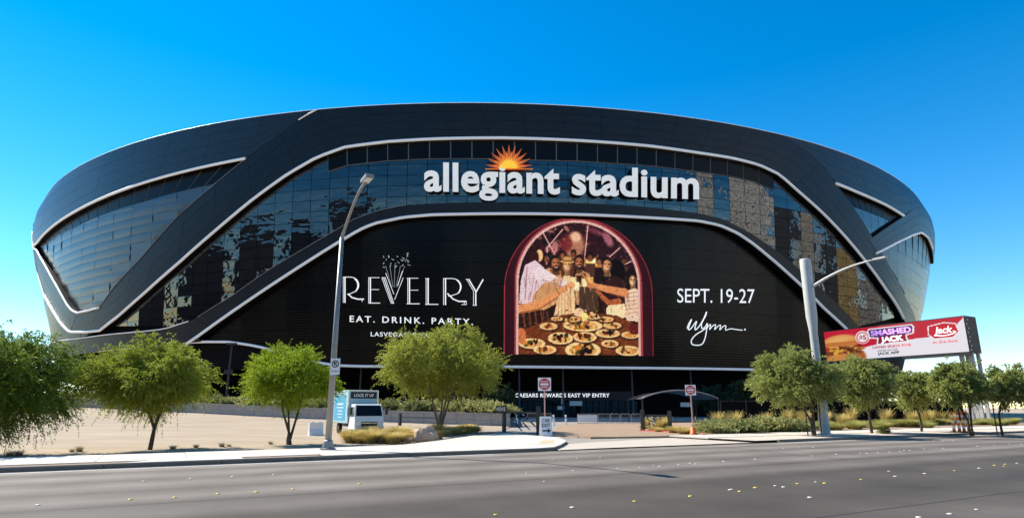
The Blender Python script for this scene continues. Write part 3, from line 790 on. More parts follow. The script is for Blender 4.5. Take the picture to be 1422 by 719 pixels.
wyn = [
 (smooth_path(z5((245, 545), (262, 500), (290, 455), (270, 510), (258, 555), (285, 545), (325, 490), (340, 478), (325, 530), (328, 558), (360, 530), (400, 470), (430, 420), (440, 378))), 1.5),
 (smooth_path(z5((440, 378), (415, 440), (390, 500), (395, 545), (425, 530), (448, 495), (440, 560), (425, 640), (395, 700), (340, 712), (295, 700), (290, 660), (330, 610), (400, 565), (450, 530))), 1.5),
 (smooth_path(z5((450, 530), (480, 505), (470, 555), (500, 520), (530, 508), (520, 555), (550, 525), (580, 512), (572, 558), (605, 525), (632, 518), (630, 560), (680, 548), (740, 556), (800, 562))), 1.25),
 (z5((815, 556), (830, 556)), 2.2)]
shell_strokes(wyn, m_ledwhite, name='signature')

# ---- the picture in the arch: painted colours on a fine grid of the screen
class Canvas:
    def __init__(s, x0, x1, y0, y1, nx, ny):
        s.x, s.y = np.meshgrid(np.linspace(x0, x1, nx), np.linspace(y0, y1, ny)); s.c = np.zeros((ny, nx, 3)); s.rng = np.random.default_rng(5)
    def mix(s, m, col, a=1.0): m = (np.clip(m, 0, 1) * a)[..., None]; s.c = s.c * (1 - m) + np.array(col) / 255. * m
    def ell(s, cx, cy, rx, ry, col, rot=0, a=1.0, soft=1.5):
        dx, dy = s.x - cx, s.y - cy; c_, n_ = math.cos(R(rot)), math.sin(R(rot)); X = (dx * c_ + dy * n_) / rx; Y = (-dx * n_ + dy * c_) / ry
        d = (np.sqrt(X * X + Y * Y) - 1) * min(rx, ry); s.mix(.5 - d / (2 * soft), col, a)
    def poly(s, pts, col, a=1.0):
        ins = np.zeros(s.x.shape, bool); n = len(pts)
        for i in range(n):
            (xa, ya), (xb, yb) = pts[i], pts[(i + 1) % n]
            if ya == yb: continue
            ins ^= ((ya > s.y) != (yb > s.y)) & (s.x < (xb - xa) * (s.y - ya) / (yb - ya) + xa)
        s.mix(ins.astype(float), col, a)
    def line(s, pts, wd, col, a=1.0):
        if not hasattr(wd, '__len__'): wd = [wd] * len(pts)
        D = np.full(s.x.shape, 1e9)
        for (xa, ya), (xb, yb), wa, wb in zip(pts[:-1], pts[1:], wd[:-1], wd[1:]):
            dx, dy = xb - xa, yb - ya; t = np.clip(((s.x - xa) * dx + (s.y - ya) * dy) / (dx * dx + dy * dy + 1e-9), 0, 1)
            D = np.minimum(D, np.hypot(s.x - xa - t * dx, s.y - ya - t * dy) - (wa + (wb - wa) * t) / 2)
        s.mix(.5 - D / 3, col, a)
cv = Canvas(27, 783, 16, 692, 280, 250)
prng = random.Random(3)
cv.c[:] = np.array((74, 16, 28)) / 255.
dd = np.abs(cv.x - 405) / 378; cv.c *= (1.25 - .65 * dd ** 2)[..., None]
def arch_in(rx, cy, ry, cx=408):
    return np.where(cv.y > cy, np.abs(cv.x - cx) < rx, ((cv.x - cx) / rx) ** 2 + ((cv.y - cy) / ry) ** 2 < 1)
base_c = cv.c.copy()
# background of the party
cv.c[:] = np.array((46, 24, 34)) / 255.
cv.ell(408, 200, 300, 210, (70, 38, 48), a=.7, soft=80)
for _ in range(170):
    x, y = prng.uniform(180, 690), prng.uniform(35, 290)
    cv.ell(x, y, prng.uniform(4, 20), prng.uniform(3, 14), prng.choice([(30, 14, 24), (110, 60, 70), (160, 110, 110), (60, 28, 48), (196, 150, 140), (120, 40, 60), (20, 12, 18), (88, 52, 84)]), prng.uniform(0, 180), .75, 3)
cv.ell(390, 150, 50, 66, (205, 160, 130), 10, .8, 12); cv.ell(395, 105, 28, 26, (225, 190, 165), 0, .9, 6)
cv.ell(345, 140, 34, 40, (120, 45, 50), 0, .8, 10); cv.ell(520, 110, 60, 50, (60, 24, 40), 0, .8, 14)
cv.ell(560, 110, 20, 40, (205, 150, 160), -30, .7, 6); cv.ell(500, 75, 45, 14, (150, 90, 110), 20, .7, 6)
for pts in ([(232, 92), (290, 195)], [(458, 50), (450, 130), (440, 215)], [(252, 170), (248, 250)], [(620, 150), (560, 205)], [(676, 215), (610, 250)], [(692, 255), (600, 258)], [(330, 70), (250, 165)]): cv.line(pts, 5, (245, 205, 195), .9)
cv.ell(487, 232, 50, 26, (240, 190, 110), 0, 1, 8); cv.ell(480, 222, 26, 10, (255, 240, 200), 0, 1, 5); cv.ell(505, 262, 40, 16, (160, 105, 60), 0, .9, 8)
cv.ell(290, 160, 18, 34, (230, 170, 165), 10, .7, 5)
# chairs and the dark behind the table
cv.poly([(100, 470), (300, 400), (560, 420), (716, 430), (716, 560), (100, 600)], (58, 34, 26))
for x in (130, 160, 190, 220, 250): cv.line([(x, 480), (x + 14, 585)], 9, (120, 76, 48))
def head(x, y, rx, ry, skin, hair, rot=0, beard=False, hat=None, longh=False):
    sh = tuple(c * .58 for c in skin); hl = tuple(min(255, c * 1.16) for c in skin)
    cv.poly([(x - rx * .5, y + ry * .6), (x + rx * .5, y + ry * .6), (x + rx * .8, y + ry * 1.7), (x - rx * .8, y + ry * 1.7)], sh)
    if longh: cv.ell(x - rx, y + ry * .7, rx * .5, ry * 1.2, hair, rot); cv.ell(x + rx, y + ry * .7, rx * .5, ry * 1.2, hair, rot)
    cv.ell(x, y - ry * .25, rx * 1.15, ry * 1.0, hair, rot); cv.ell(x, y + ry * .12, rx * .92, ry * .95, sh, rot, 1, 3)
    cv.ell(x - rx * .22, y + ry * .1, rx * .62, ry * .78, skin, rot, .9, 7); cv.ell(x - rx * .32, y + ry * .12, rx * .28, ry * .3, hl, rot, .7, 6); cv.ell(x - rx * .05, y - ry * .42, rx * .5, ry * .2, hl, rot, .5, 6)
    for k_ in (-.36, .36): cv.line([(x + k_ * rx - rx * .16, y - ry * .08), (x + k_ * rx + rx * .16, y - ry * .08)], 3.5, (36, 20, 16), .85); cv.line([(x + k_ * rx - rx * .2, y - ry * .24), (x + k_ * rx + rx * .2, y - ry * .26)], 3, hair, .7)
    cv.line([(x, y), (x - rx * .08, y + ry * .3), (x + rx * .1, y + ry * .32)], 2.5, sh, .8)
    if beard: cv.ell(x, y + ry * .72, rx * .78, ry * .42, hair, rot, .75, 5)
    cv.line([(x - rx * .3, y + ry * .52), (x, y + ry * .6), (x + rx * .3, y + ry * .52)], 4, (236, 214, 196), .85)
    if hat: cv.ell(x, y - ry * .55, rx * 1.7, ry * .26, hat); cv.ell(x, y - ry * .9, rx * .95, ry * .45, hat); cv.line([(x - rx, y - ry * .68), (x + rx, y - ry * .68)], 5, (70, 40, 26))
# guests standing behind
for gx_, gy2, gs, gc_ in ((250, 215, 16, (150, 100, 74)), (330, 200, 15, (170, 118, 86)), (470, 205, 16, (150, 98, 70)), (515, 225, 15, (176, 124, 92)), (625, 250, 16, (150, 100, 74)), (640, 215, 14, (120, 80, 60)), (385, 190, 14, (140, 94, 70))):
    cv.poly([(gx_ - gs * 1.8, gy2 + 120), (gx_ - gs * 1.5, gy2 + gs * 1.9), (gx_ + gs * 1.5, gy2 + gs * 1.9), (gx_ + gs * 1.8, gy2 + 120)], prng.choice([(70, 42, 40), (96, 66, 54), (48, 30, 36)])); cv.ell(gx_, gy2 - gs * .3, gs * 1.1, gs * 1.35, (26, 14, 12)); cv.ell(gx_ - 1, gy2 + gs * .2, gs * .8, gs * 1.1, gc_, 0, .9, 4)
SK = (216, 168, 128); SK2 = (190, 136, 98); SK3 = (234, 190, 152)
# man in beige shirt
cv.poly([(165, 430), (215, 285), (260, 262), (320, 275), (345, 330), (330, 420), (240, 470), (175, 470)], (196, 160, 120)); cv.poly([(262, 268), (290, 330), (315, 278)], (150, 100, 66))
head(297, 240, 26, 34, SK2, (32, 20, 16), -6, True)
# woman with hat
cv.poly([(285, 498), (318, 360), (335, 300), (378, 295), (396, 360), (388, 498)], (226, 196, 160))
for x in (306, 322, 340, 358, 374): cv.line([(x + (340 - x) * .25, 350), (x, 498)], 3, (170, 130, 100), .8)
head(354, 246, 23, 32, SK3, (110, 66, 36), 4, False, (205, 165, 110), True)
# man centre
cv.poly([(388, 400), (395, 290), (425, 270), (462, 285), (495, 340), (500, 440), (400, 440)], (184, 150, 118)); cv.poly([(418, 280), (436, 350), (450, 285)], (120, 80, 56))
head(414, 232, 23, 32, SK2, (44, 26, 18), 5, True)
cv.poly([(415, 350), (505, 350), (512, 470), (410, 470)], (92, 72, 56)); 
# woman with long dark hair
cv.ell(590, 300, 58, 90, (26, 14, 12), 8); head(555, 240, 24, 34, SK, (22, 12, 12), 12, False, None, False)
cv.poly([(540, 320), (590, 290), (640, 310), (655, 430), (600, 480), (548, 440)], (66, 38, 38)); cv.poly([(548, 460), (560, 440), (640, 430), (660, 500), (600, 505), (550, 490)], (240, 214, 180))
# woman far right
cv.ell(678, 300, 34, 52, (40, 22, 18)); head(684, 312, 19, 28, SK3, (50, 26, 20), 0)
cv.poly([(640, 372), (690, 350), (716, 360), (716, 520), (650, 515), (645, 440)], (226, 200, 182))
for y in (380, 400, 420, 440, 460, 480): cv.line([(645, y), (716, y - 12)], 4, (160, 120, 104), .7)
# woman left in white
cv.ell(190, 190, 32, 50, (58, 28, 26), 10); cv.ell(212, 202, 18, 30, SK3, 0); cv.ell(180, 240, 26, 60, (70, 34, 30), 15)
cv.poly([(110, 440), (118, 330), (140, 250), (190, 225), (235, 262), (240, 330), (180, 400), (170, 450)], (214, 196, 206)); cv.line([(215, 290), (300, 330), (365, 348)], [64, 44, 24], (224, 208, 214)); cv.line([(228, 322), (350, 362)], 7, (160, 136, 146), .8)
cv.line([(150, 260), (140, 420)], 6, (150, 126, 140), .7); cv.line([(185, 300), (165, 430)], 5, (160, 136, 150), .6)
# arms and glasses
cv.line([(105, 470), (200, 452), (290, 400), (360, 345)], [46, 44, 30, 22], (212, 158, 112)); cv.line([(110, 488), (210, 468), (300, 410)], 7, (140, 84, 48), .7)
cv.line([(640, 376), (560, 362), (470, 340)], [46, 36, 22], (206, 150, 108)); cv.line([(640, 396), (560, 380)], 6, (130, 76, 46), .7)
cv.line([(610, 420), (560, 428), (500, 370)], [30, 26, 16], (176, 112, 74)); cv.line([(300, 330), (250, 370)], [40, 50], (190, 150, 112), .6)
for x, y, c_ in ((385, 325, (236, 214, 170)), (412, 318, (60, 36, 26)), (440, 330, (246, 226, 180)), (470, 322, (230, 190, 120)), (400, 350, (250, 236, 200))):
    cv.poly([(x - 14, y - 20), (x + 14, y - 20), (x + 9, y + 22), (x - 9, y + 22)], c_); cv.line([(x, y + 20), (x, y + 50)], 4, (235, 210, 170), .7)
cv.ell(375, 345, 18, 16, SK); cv.ell(470, 345, 16, 14, SK2); cv.line([(425, 285), (470, 345)], 10, SK2)
# table
cv.poly([(100, 692), (100, 585), (300, 500), (420, 478), (600, 490), (716, 545), (716, 692)], (126, 74, 40))
for k in range(12): cv.line([(410 + (k - 6) * 26, 490), (410 + (k - 6) * 105, 692)], 4, (84, 44, 24), .45)
def plate(x, y, rx, ry, food):
    cv.ell(x + 4, y + 5, rx + 3, ry + 3, (52, 26, 16), 0, .8, 3); cv.ell(x, y, rx, ry, (238, 206, 158)); cv.ell(x, y + 1, rx * .76, ry * .7, (206, 166, 116))
    for _ in range(food):
        cv.ell(x + prng.uniform(-.5, .5) * rx, y + prng.uniform(-.55, .35) * ry, prng.uniform(.1, .24) * rx, prng.uniform(.15, .35) * ry, prng.choice([(60, 34, 20), (120, 60, 30), (90, 90, 40), (200, 140, 70), (40, 22, 16), (228, 180, 110)]), prng.uniform(0, 180))
for p in ((175, 638, 68, 26, 9), (318, 611, 64, 30, 14), (240, 668, 58, 22, 12), (258, 552, 46, 18, 8), (430, 545, 100, 30, 26), (300, 514, 30, 11, 4), (555, 582, 62, 22, 12), (578, 542, 46, 17, 5), (430, 668, 90, 42, 30), (565, 634, 44, 19, 5), (655, 668, 62, 26, 6), (668, 588, 46, 18, 6), (545, 512, 40, 14, 6), (440, 603, 60, 26, 18), (385, 516, 34, 13, 6), (480, 500, 40, 14, 9)): plate(*p)
for _ in range(60):
    x, y = prng.uniform(340, 520), prng.uniform(465, 560); cv.ell(x, y, prng.uniform(3, 9), prng.uniform(3, 7), prng.choice([(245, 220, 180), (60, 40, 22), (120, 110, 50), (210, 150, 90)]), 0, .9)
cv.ell(412, 480, 24, 22, (232, 200, 170)); cv.ell(440, 500, 16, 20, (250, 225, 150)); cv.poly([(660, 530), (712, 530), (704, 585), (668, 585)], (110, 44, 40))
cv.ell(120, 600, 26, 40, (196, 128, 84))
for _ in range(700):
    x, y = prng.uniform(100, 716), prng.choice([prng.uniform(40, 235), prng.uniform(470, 690), prng.uniform(480, 690)]); k_ = prng.random()
    cv.line([(x, y), (x + prng.uniform(-10, 10), y + prng.uniform(-5, 5))], prng.uniform(2, 5), (255, 232, 190) if k_ > .6 else (14, 6, 8), .28)
for _ in range(120):                              # folds and highlights on clothes and arms
    x, y = prng.uniform(115, 700), prng.uniform(280, 480); cv.line([(x, y), (x + prng.uniform(-14, 14), y + prng.uniform(14, 44))], prng.uniform(3, 8), (255, 224, 186) if prng.random() > .5 else (30, 16, 12), .2)
img = np.clip(cv.c, 0, 1) ** 1.35 * np.array((1.26, 1.2, 1.16)); inn = arch_in(306, 330, 302); cv.c = np.where(inn[..., None], img, base_c)
ring_ = arch_in(312, 330, 308) & ~arch_in(300, 330, 296); cv.c[ring_] = np.array((250, 190, 178)) / 255.
ring2 = arch_in(321, 330, 317) & ~arch_in(312, 330, 308); cv.c[ring2] = np.array((176, 70, 76)) / 255.
ring3 = arch_in(374, 370, 362) & ~arch_in(370, 370, 358); cv.c[ring3] = np.array((170, 52, 66)) / 255.
cv.c *= (1 + .10 * cv.rng.standard_normal(cv.c.shape[:2]))[..., None]; cv.c[1::3] *= .82
keep = arch_in(376, 370, 364)
col = np.clip(cv.c, 0, 1); lin = np.where(col <= .04045, col / 12.92, ((col + .055) / 1.055) ** 2.4)
def colour_grid(name, P3, lin, keep, emit, parent):
    ny, nx = keep.shape; me = bpy.data.meshes.new(name)
    idx = np.arange(nx * ny).reshape(ny, nx)
    F = np.stack([idx[1:, :-1], idx[1:, 1:], idx[:-1, 1:], idx[:-1, :-1]], -1); kk = keep[1:, :-1] & keep[1:, 1:] & keep[:-1, 1:] & keep[:-1, :-1]
    F = F[kk]; n = len(F)
    me.vertices.add(nx * ny); me.vertices.foreach_set('co', P3.astype(np.float32).reshape(-1))
    me.loops.add(n * 4); me.loops.foreach_set('vertex_index', F.reshape(-1).astype(np.int32))
    me.polygons.add(n); me.polygons.foreach_set('loop_start', np.arange(0, 4 * n, 4, dtype=np.int32)); me.polygons.foreach_set('loop_total', np.full(n, 4, np.int32))
    at = me.attributes.new('print', 'FLOAT_COLOR', 'POINT'); at.data.foreach_set('color', np.concatenate([lin.reshape(-1, 3), np.ones((nx * ny, 1))], 1).astype(np.float32).reshape(-1))
    me.update(calc_edges=True)
    m = bpy.data.materials.new(name + '_light'); m.use_nodes = True; nn_ = m.node_tree.nodes; p = nn_['Principled BSDF']
    a_ = nn_.new('ShaderNodeAttribute'); a_.attribute_name = 'print'
    p.inputs['Base Color'].default_value = (.01, .01, .01, 1); p.inputs['Roughness'].default_value = .7; p.inputs['Specular IOR Level'].default_value = .1
    m.node_tree.links.new(a_.outputs['Color'], p.inputs['Emission Color']); p.inputs['Emission Strength'].default_value = emit
    me.materials.append(m)
    return link(name, me, parent)
# corners on the shell, then straight interpolation of angle and height
uu = 690 + np.linspace(27, 783, 280) / 3.596; vv = 300 + np.linspace(16, 692, 250) / 3.595
hc = hit(uu, np.full(280, 492.0), SO + .12)[:, 0]; hr = hit(np.full(250, 805.0), vv, SO + .12)[:, 1]
PP, ZZ = np.meshgrid(hc, hr); P3 = surf(PP, ZZ, SO + .12) - np.array([CX, CY, 0])
colour_grid('advert_picture', P3, lin, keep, .55, screen)

# ---- name sign: each letter its own
m_letter = mat('sign_white', (0.80, 0.77, 0.70), .5, emit=.26)
m_lside = mat('sign_return_black', (0.01, 0.01, 0.01), .5)
b = MB()
for vv_ in (249, 262):
    q = resample(H([(592, vv_ - 3), (780, vv_ - 1), (966, vv_ + 10)], -.6), 24); b.tube([tuple(p) for p in surf(q[:, 0], q[:, 1], -.6)], .09, 6)
name_sign = sadd(b, 'name_sign', m_mull)
v, f, nz = text2d('allegiant stadium', .029, .05, 1.04)
groups = letter_groups(v, f)
wd = v[:, 0].max(); zlo, zhi = v[:, 2].min(), v[:, 2].max()
t = v[:, 0] / wd
U_ = 589 + (970 - 589) * t; xh = text2d('x', .02, 0)[0][:, 1].max(); asc = text2d('l', .02, 0)[0][:, 1].max()
V_ = (266.5 + 11.0 * t ** 1.4) - np.interp(v[:, 1], [-1, -.3, 0, xh, asc], [-34, -11, 0, 28.5, 40.5])
hh = hit(U_, V_, -.1); OFF = np.where(v[:, 2] > (zlo + zhi) / 2, .1, -.75); P = surf(hh[:, 0], hh[:, 1], OFF)
for a_, b_, ix in groups:
    mp_ = {i: k for k, i in enumerate(ix)}; bb = MB()
    for fi, fc in enumerate(f):
        if fc[0] in mp_:
            zc = np.mean([v[i, 2] for i in fc]); bb.f.append(tuple(mp_[i] for i in fc)); bb.m.append(0 if zc > zhi - 1e-4 else 1)
    bb.v = [tuple(P[i]) for i in ix]; sadd(bb, 'letter', [m_letter, m_lside], name_sign)
# sunburst
ZA = lambda x, y: (570 + x / 3.386, 190 + y / 3.386)
m_or = mat('sign_orange', srgb(240, 130, 40), .5, emit=.25); m_ye = mat('sign_yellow', srgb(255, 200, 50), .5, emit=.35); m_do = mat('sign_deep_orange', srgb(214, 96, 32), .5, emit=.2)
b = MB(); q = onshell([ZA(352, 149), ZA(576, 149), ZA(576, 154), ZA(352, 154)], -.05); sun_e = sadd(b.add([tuple(p) for p in q], [(0, 1, 2, 3)]), 'sun_emblem', m_or, None)
def rays(n, L, r0, wdeg, mt, off, nm):
    for k in range(n):
        a_ = R(180 - 180 * (k + .5) / n)
        tip = ZA(463 + 112 * L * math.cos(a_) * 1.0, 148 - 112 * L * math.sin(a_))
        l_ = ZA(463 + r0 * math.cos(a_ + R(wdeg)), 148 - r0 * math.sin(a_ + R(wdeg))); r_ = ZA(463 + r0 * math.cos(a_ - R(wdeg)), 148 - r0 * math.sin(a_ - R(wdeg))); c_ = ZA(463, 148)
        F_ = onshell([c_, r_, tip, l_], off); B_ = onshell([c_, r_, tip, l_], off - .2)
        sadd(MB().add([tuple(p) for p in F_] + [tuple(p) for p in B_], [(0, 1, 2, 3), (4, 5, 1, 0), (5, 6, 2, 1), (6, 7, 3, 2), (7, 4, 0, 3)]), nm, mt, sun_e)
rays(11, 1.0, 62, 7.5, m_do, .02, 'sun_ray'); rays(10, .72, 50, 8.5, m_or, .08, 'sun_ray'); rays(11, .46, 34, 8, m_ye, .14, 'sun_ray')

# ---- ground floor: columns, doors, entry lettering
ZG = 8.6
m_col = mat('dark_column', (0.05, 0.05, 0.055), .5); m_bglass = glass_mat('door_glass', (0.01, 0.014, 0.022), .06, .15, .8)
def fpt(u, v_, off): h_ = hit([u], [v_], off); return surf(h_[:, 0], h_[:, 1], off)[0], h_[0]
for u in (430, 500, 560, 640, 721, 782, 878, 960, 1040, 1110, 1180):
    p, h_ = fpt(u, 540, -4.0); sadd(MB().tube([(p[0], p[1], -.1), (p[0], p[1], 8.7)], .16, 8), 'column', m_col)
canopy_p0, h0_ = fpt(712, 552, -8.0); canopy_p1, h1_ = fpt(850, 552, -8.0)
q = np.linspace(h0_[0] - .02, h1_[0] + .03, 14); fas = MB()
A1 = surf(q, np.full(14, 4.55), -8.0); A0 = surf(q, np.full(14, 2.9), -8.0); Bk = surf(q, np.full(14, 4.55), -11.9)
fas.add([tuple(p) for p in A0] + [tuple(p) for p in A1] + [tuple(p) for p in Bk], [(i, i + 1, 14 + i + 1, 14 + i) for i in range(13)] + [(14 + i, 14 + i + 1, 28 + i + 1, 28 + i) for i in range(13)])
fascia = sadd(fas, 'entry_fascia', mat('fascia_navy', (0.008, 0.009, 0.014), .6))
v, f, _ = text2d('CAESARS REWARDS EAST VIP ENTRY', .02, 0, 1.08); tw = v[:, 0].max()
P = onshell(np.c_[715.5 + (846.5 - 715.5) * v[:, 0] / tw, 551.2 - v[:, 1] * 5.4], -7.9)
letters(v, f, P, mat('entry_letter_white', (.8, .8, .8), .5, emit=.6), fascia, sadd)
for i, u in enumerate(np.linspace(716, 872, 19)):
    h_ = hit([u, u + 7.6], [570, 570], -11.2)[:, 0]; zt = 2.85
    F_ = [tuple(surf(np.array(h_[k]), z_, -11.2 if u < 800 else -9.5)) for k, z_ in ((0, 0.05), (1, 0.05), (1, zt), (0, zt))]
    sadd(MB().add(F_, [(0, 1, 2, 3)]), 'door_pane', m_bglass)
m_sign = mat('notice_white', (.7, .7, .68), .6)
for (u0, v0, u1, v1) in ((791, 556.5, 808.5, 563), (774, 563.5, 784, 568.5), (779.5, 553, 782.5, 561), (945, 558.5, 962, 564.5)):
    P = onshell([(u0, v1), (u1, v1), (u1, v0), (u0, v0)], -7.6); Bk = onshell([(u0, v1), (u1, v1), (u1, v0), (u0, v0)], -7.7)
    sadd(MB().add([tuple(p) for p in P] + [tuple(p) for p in Bk], [(0, 1, 2, 3), (4, 5, 1, 0), (5, 6, 2, 1), (6, 7, 3, 2), (7, 4, 0, 3)]), 'notice_board', m_sign)
print('panes', NG)
#@@MORE
# ================================================================== TREES AND PLANTS
def leaf_mat(name, c1, c2, trans=0.35):
    m = bpy.data.materials.new(name); m.use_nodes = True
    n = m.node_tree.nodes; l = m.node_tree.links; n.clear()
    o = n.new('ShaderNodeOutputMaterial'); g_ = n.new('ShaderNodeNewGeometry')
    mx = n.new('ShaderNodeMix'); mx.data_type = 'RGBA'; mx.inputs[6].default_value = (*c1, 1); mx.inputs[7].default_value = (*c2, 1)
    l.new(g_.outputs['Random Per Island'], mx.inputs[0])
    d = n.new('ShaderNodeBsdfPrincipled'); d.inputs['Roughness'].default_value = .55; d.inputs['Specular IOR Level'].default_value = .3
    t = n.new('ShaderNodeBsdfTranslucent'); ms = n.new('ShaderNodeMixShader'); ms.inputs[0].default_value = trans
    l.new(mx.outputs[2], d.inputs['Base Color']); l.new(mx.outputs[2], t.inputs['Color'])
    l.new(d.outputs[0], ms.inputs[1]); l.new(t.outputs[0], ms.inputs[2]); l.new(ms.outputs[0], o.inputs[0])
    return m
m_leafA = leaf_mat('feathery_leaf_lime', (0.20, 0.25, 0.025), (0.35, 0.395, 0.05), .5)
m_leafL = leaf_mat('feathery_leaf_vivid', (0.19, 0.28, 0.012), (0.34, 0.43, 0.025), .5)
m_leafY = leaf_mat('feathery_leaf_yellow', (0.24, 0.27, 0.035), (0.42, 0.44, 0.075), .5)
m_leafB = leaf_mat('feathery_leaf_green', (0.085, 0.15, 0.014), (0.20, 0.27, 0.025), .44)
m_leafC = leaf_mat('grey_green_leaf', (0.22, 0.26, 0.065), (0.40, 0.43, 0.13), .5)
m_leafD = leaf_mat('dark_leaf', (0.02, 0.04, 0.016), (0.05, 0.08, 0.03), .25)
m_bark = mat('bark', (0.085, 0.060, 0.042), .9, vary=.3, scale=6, bump=.6, bscale=25, stretch=(3, 3, .6))
m_bark2 = mat('pale_bark', (0.17, 0.14, 0.09), .9, vary=.3, scale=6, bump=.6, bscale=25, stretch=(3, 3, .6))
def leaf_cloud(rng, starts, dirs, lens, droop, per, ll, lw):
    n = len(starts); t = (np.arange(per) + rng.random((n, per))) / per
    pos = starts[:, None] + dirs[:, None] * (lens[:, None] * t)[..., None]
    pos[..., 2] -= droop * (t ** 2) * lens[:, None]
    d = dirs[:, None] * .9 + rng.normal(0, .55, (n, per, 3)); d[..., 2] -= droop * 1.2 * t
    d /= np.linalg.norm(d, axis=-1, keepdims=True)
    sd_ = np.cross(d, rng.normal(0, 1, (n, per, 3))); sd_ /= np.linalg.norm(sd_, axis=-1, keepdims=True) + 1e-9
    L = ll * rng.uniform(.6, 1.35, (n, per, 1)); W = lw * rng.uniform(.7, 1.3, (n, per, 1))
    pos = pos.reshape(-1, 3); d = (d * L).reshape(-1, 3); sd_ = (sd_ * W).reshape(-1, 3)
    return np.stack([pos, pos + d * .45 + sd_, pos + d, pos + d * .45 - sd_], 1)
def tree(name, label, base, height, rx, crown_lo, seed, leaf, bark, stems=3, ncl=60, twigs=26, per=15, ll=.15, lw=.022, droop=.5, tr=.09, spread=.35, fork=.8, group=None, flat=.75, off=(0, 0), lean=0.0, ry=None, single=False):
    rng = np.random.default_rng(seed); rr_ = random.Random(seed)
    t_ = thing(name, label, 'tree', base, 0, group)
    ry = ry or rx; ch = height - crown_lo; cz = crown_lo + ch * .46
    # cluster centres spread through the crown: more on the shell, kept apart
    C = []
    tries = 0
    while len(C) < ncl and tries < 6000:
        tries += 1
        p = rng.normal(0, 1, 3); p /= np.linalg.norm(p); r_ = rng.random() ** .38
        q = p * r_ * np.array([rx - .35, ry - .35, ch * .5 - .1])
        if q[2] < 0: q[2] *= flat; 
        lob = 1 + .16 * math.sin(3.1 * math.atan2(q[1], q[0]) + seed) + .10 * math.sin(5.3 * math.atan2(q[1], q[0]) + 2 * seed); q[:2] *= lob
        q = q + np.array([off[0], off[1], cz])
        if all(np.linalg.norm(q - c) > rx * .17 for c in C): C.append(q)
    C = np.array(C)
    tb = MB(); nodes = []
    for k in range(stems):
        a_ = 2 * PI * (k + rr_.random() * .5) / stems; ex = spread * rx * (0.5 + .5 * rr_.random()) if stems > 1 else .12 * rx
        end = np.array([off[0] * .6 + math.cos(a_) * ex, off[1] * .6 + math.sin(a_) * ex, cz + ch * .12])
        bs = np.array([math.cos(a_) * .06, math.sin(a_) * .06, -.08]) if stems > 1 else np.array([0, 0, -.08])
        fk = np.array([bs[0] * 1.5 + lean * .5, bs[1] * 1.5, fork * rr_.uniform(.7, 1.1)])
        if single: bs = np.array([0, 0, -.08]); fk = np.array([lean * .5, 0, fork])
        P = [bs, (bs + fk) / 2 + rng.normal(0, .03, 3), fk]
        for t in (.35, .7, 1): P.append(fk * (1 - t) + end * t + rng.normal(0, .07, 3) * (1 if t < 1 else 0))
        tt_ = tr * (1 if stems == 1 else .8)
        tb.tube([tuple(p) for p in P], [tt_ * 1.25, tt_ * 1.05, tt_ * .95, tt_ * .72, tt_ * .5, tt_ * .3], 7)
        nodes += [(np.array(P[i]), tt_ * f_) for i, f_ in ((2, .8), (3, .65), (4, .45), (5, .3))]
        nodes += [((np.array(P[i]) + np.array(P[i + 1])) / 2, tt_ * .5) for i in (2, 3, 4)]
    for c in C:
        best = min(nodes, key=lambda n_: np.linalg.norm(n_[0] - c) + (1.2 if n_[0][2] > c[2] - .1 else 0))
        a_ = best[0]; m_ = (a_ + c) / 2 + rng.normal(0, .1, 3) + np.array([0, 0, .08])
        tb.tube([tuple(a_), tuple(m_), tuple(c)], [best[1] * .55, best[1] * .35 + .004, .006], 5, cap=False)
    tb.build('trunk', bark, t_, True)
    # twigs with leaflets
    n = len(C) * twigs; ci = np.repeat(np.arange(len(C)), twigs); ctr = np.array([off[0], off[1], cz - ch * .15])
    outv = C[ci] - ctr; outv /= np.linalg.norm(outv, axis=1, keepdims=True) + 1e-9
    d = outv * .75 + rng.normal(0, .62, (n, 3)) + np.array([0, 0, .18]); d /= np.linalg.norm(d, axis=1, keepdims=True)
    st = C[ci] + rng.normal(0, .16 * rx / 3 + .06, (n, 3)); ln = rng.uniform(.3, .8, n) * (.5 + rx * .17)
    V = leaf_cloud(rng, st, d, ln, droop, per, ll, lw)
    quads('crown', V, leaf, t_)
    return t_
def lotbase(u, v_):
    z = 0.0
    for _ in range(5): x, y = gz(u, v_, z); z = lot_z(x, y)
    return (x, y, z - .02)
GT = 'feathery trees along the sand lot'
tree('desert_tree', 'large drooping green tree cut off by the left edge of the photo', (-20.6, 24.0, -.1), 4.9, 3.3, .8, 11, m_leafB, m_bark, 3, 100, 62, 19, .125, .018, .7, .10, group=GT, off=(.25, .2))
tree('desert_tree', 'wide lime green feathery tree on a thin forked trunk left of the lot', lotbase(208, 624), 4.95, 2.6, 1.5, 23, m_leafA, m_bark, 2, 84, 52, 18, .125, .017, .55, .10, .5, .95, GT, lean=.15, single=True, off=(-.35, 0))
tree('desert_tree', 'compact rounded lime tree with several trunks left of the street lamp', lotbase(402, 617), 4.85, 2.3, 1.7, 31, m_leafL, m_bark, 3, 72, 54, 17, .12, .017, .3, .085, .6, .75, GT, off=(-.35, 0))
tree('desert_tree', 'broad yellow green many stemmed tree behind the boulder and golden grasses', (-4.9, 43.0, lot_z(-4.9, 43.0) - .05), 7.2, 4.3, 2.0, 47, m_leafY, m_bark2, 5, 100, 50, 18, .19, .025, .25, .10, .5, .5, GT, flat=.6)
GR = 'street trees along the right sidewalk'
def rbase(u, o): 
    for v_ in np.linspace(596, 612, 161):
        x, y = gz(u, v_, .12)
        if abs(inv(x, y)[1] - o) < .12: return (x, y, .10)
    return (*gz(u, 602, .12), .1)
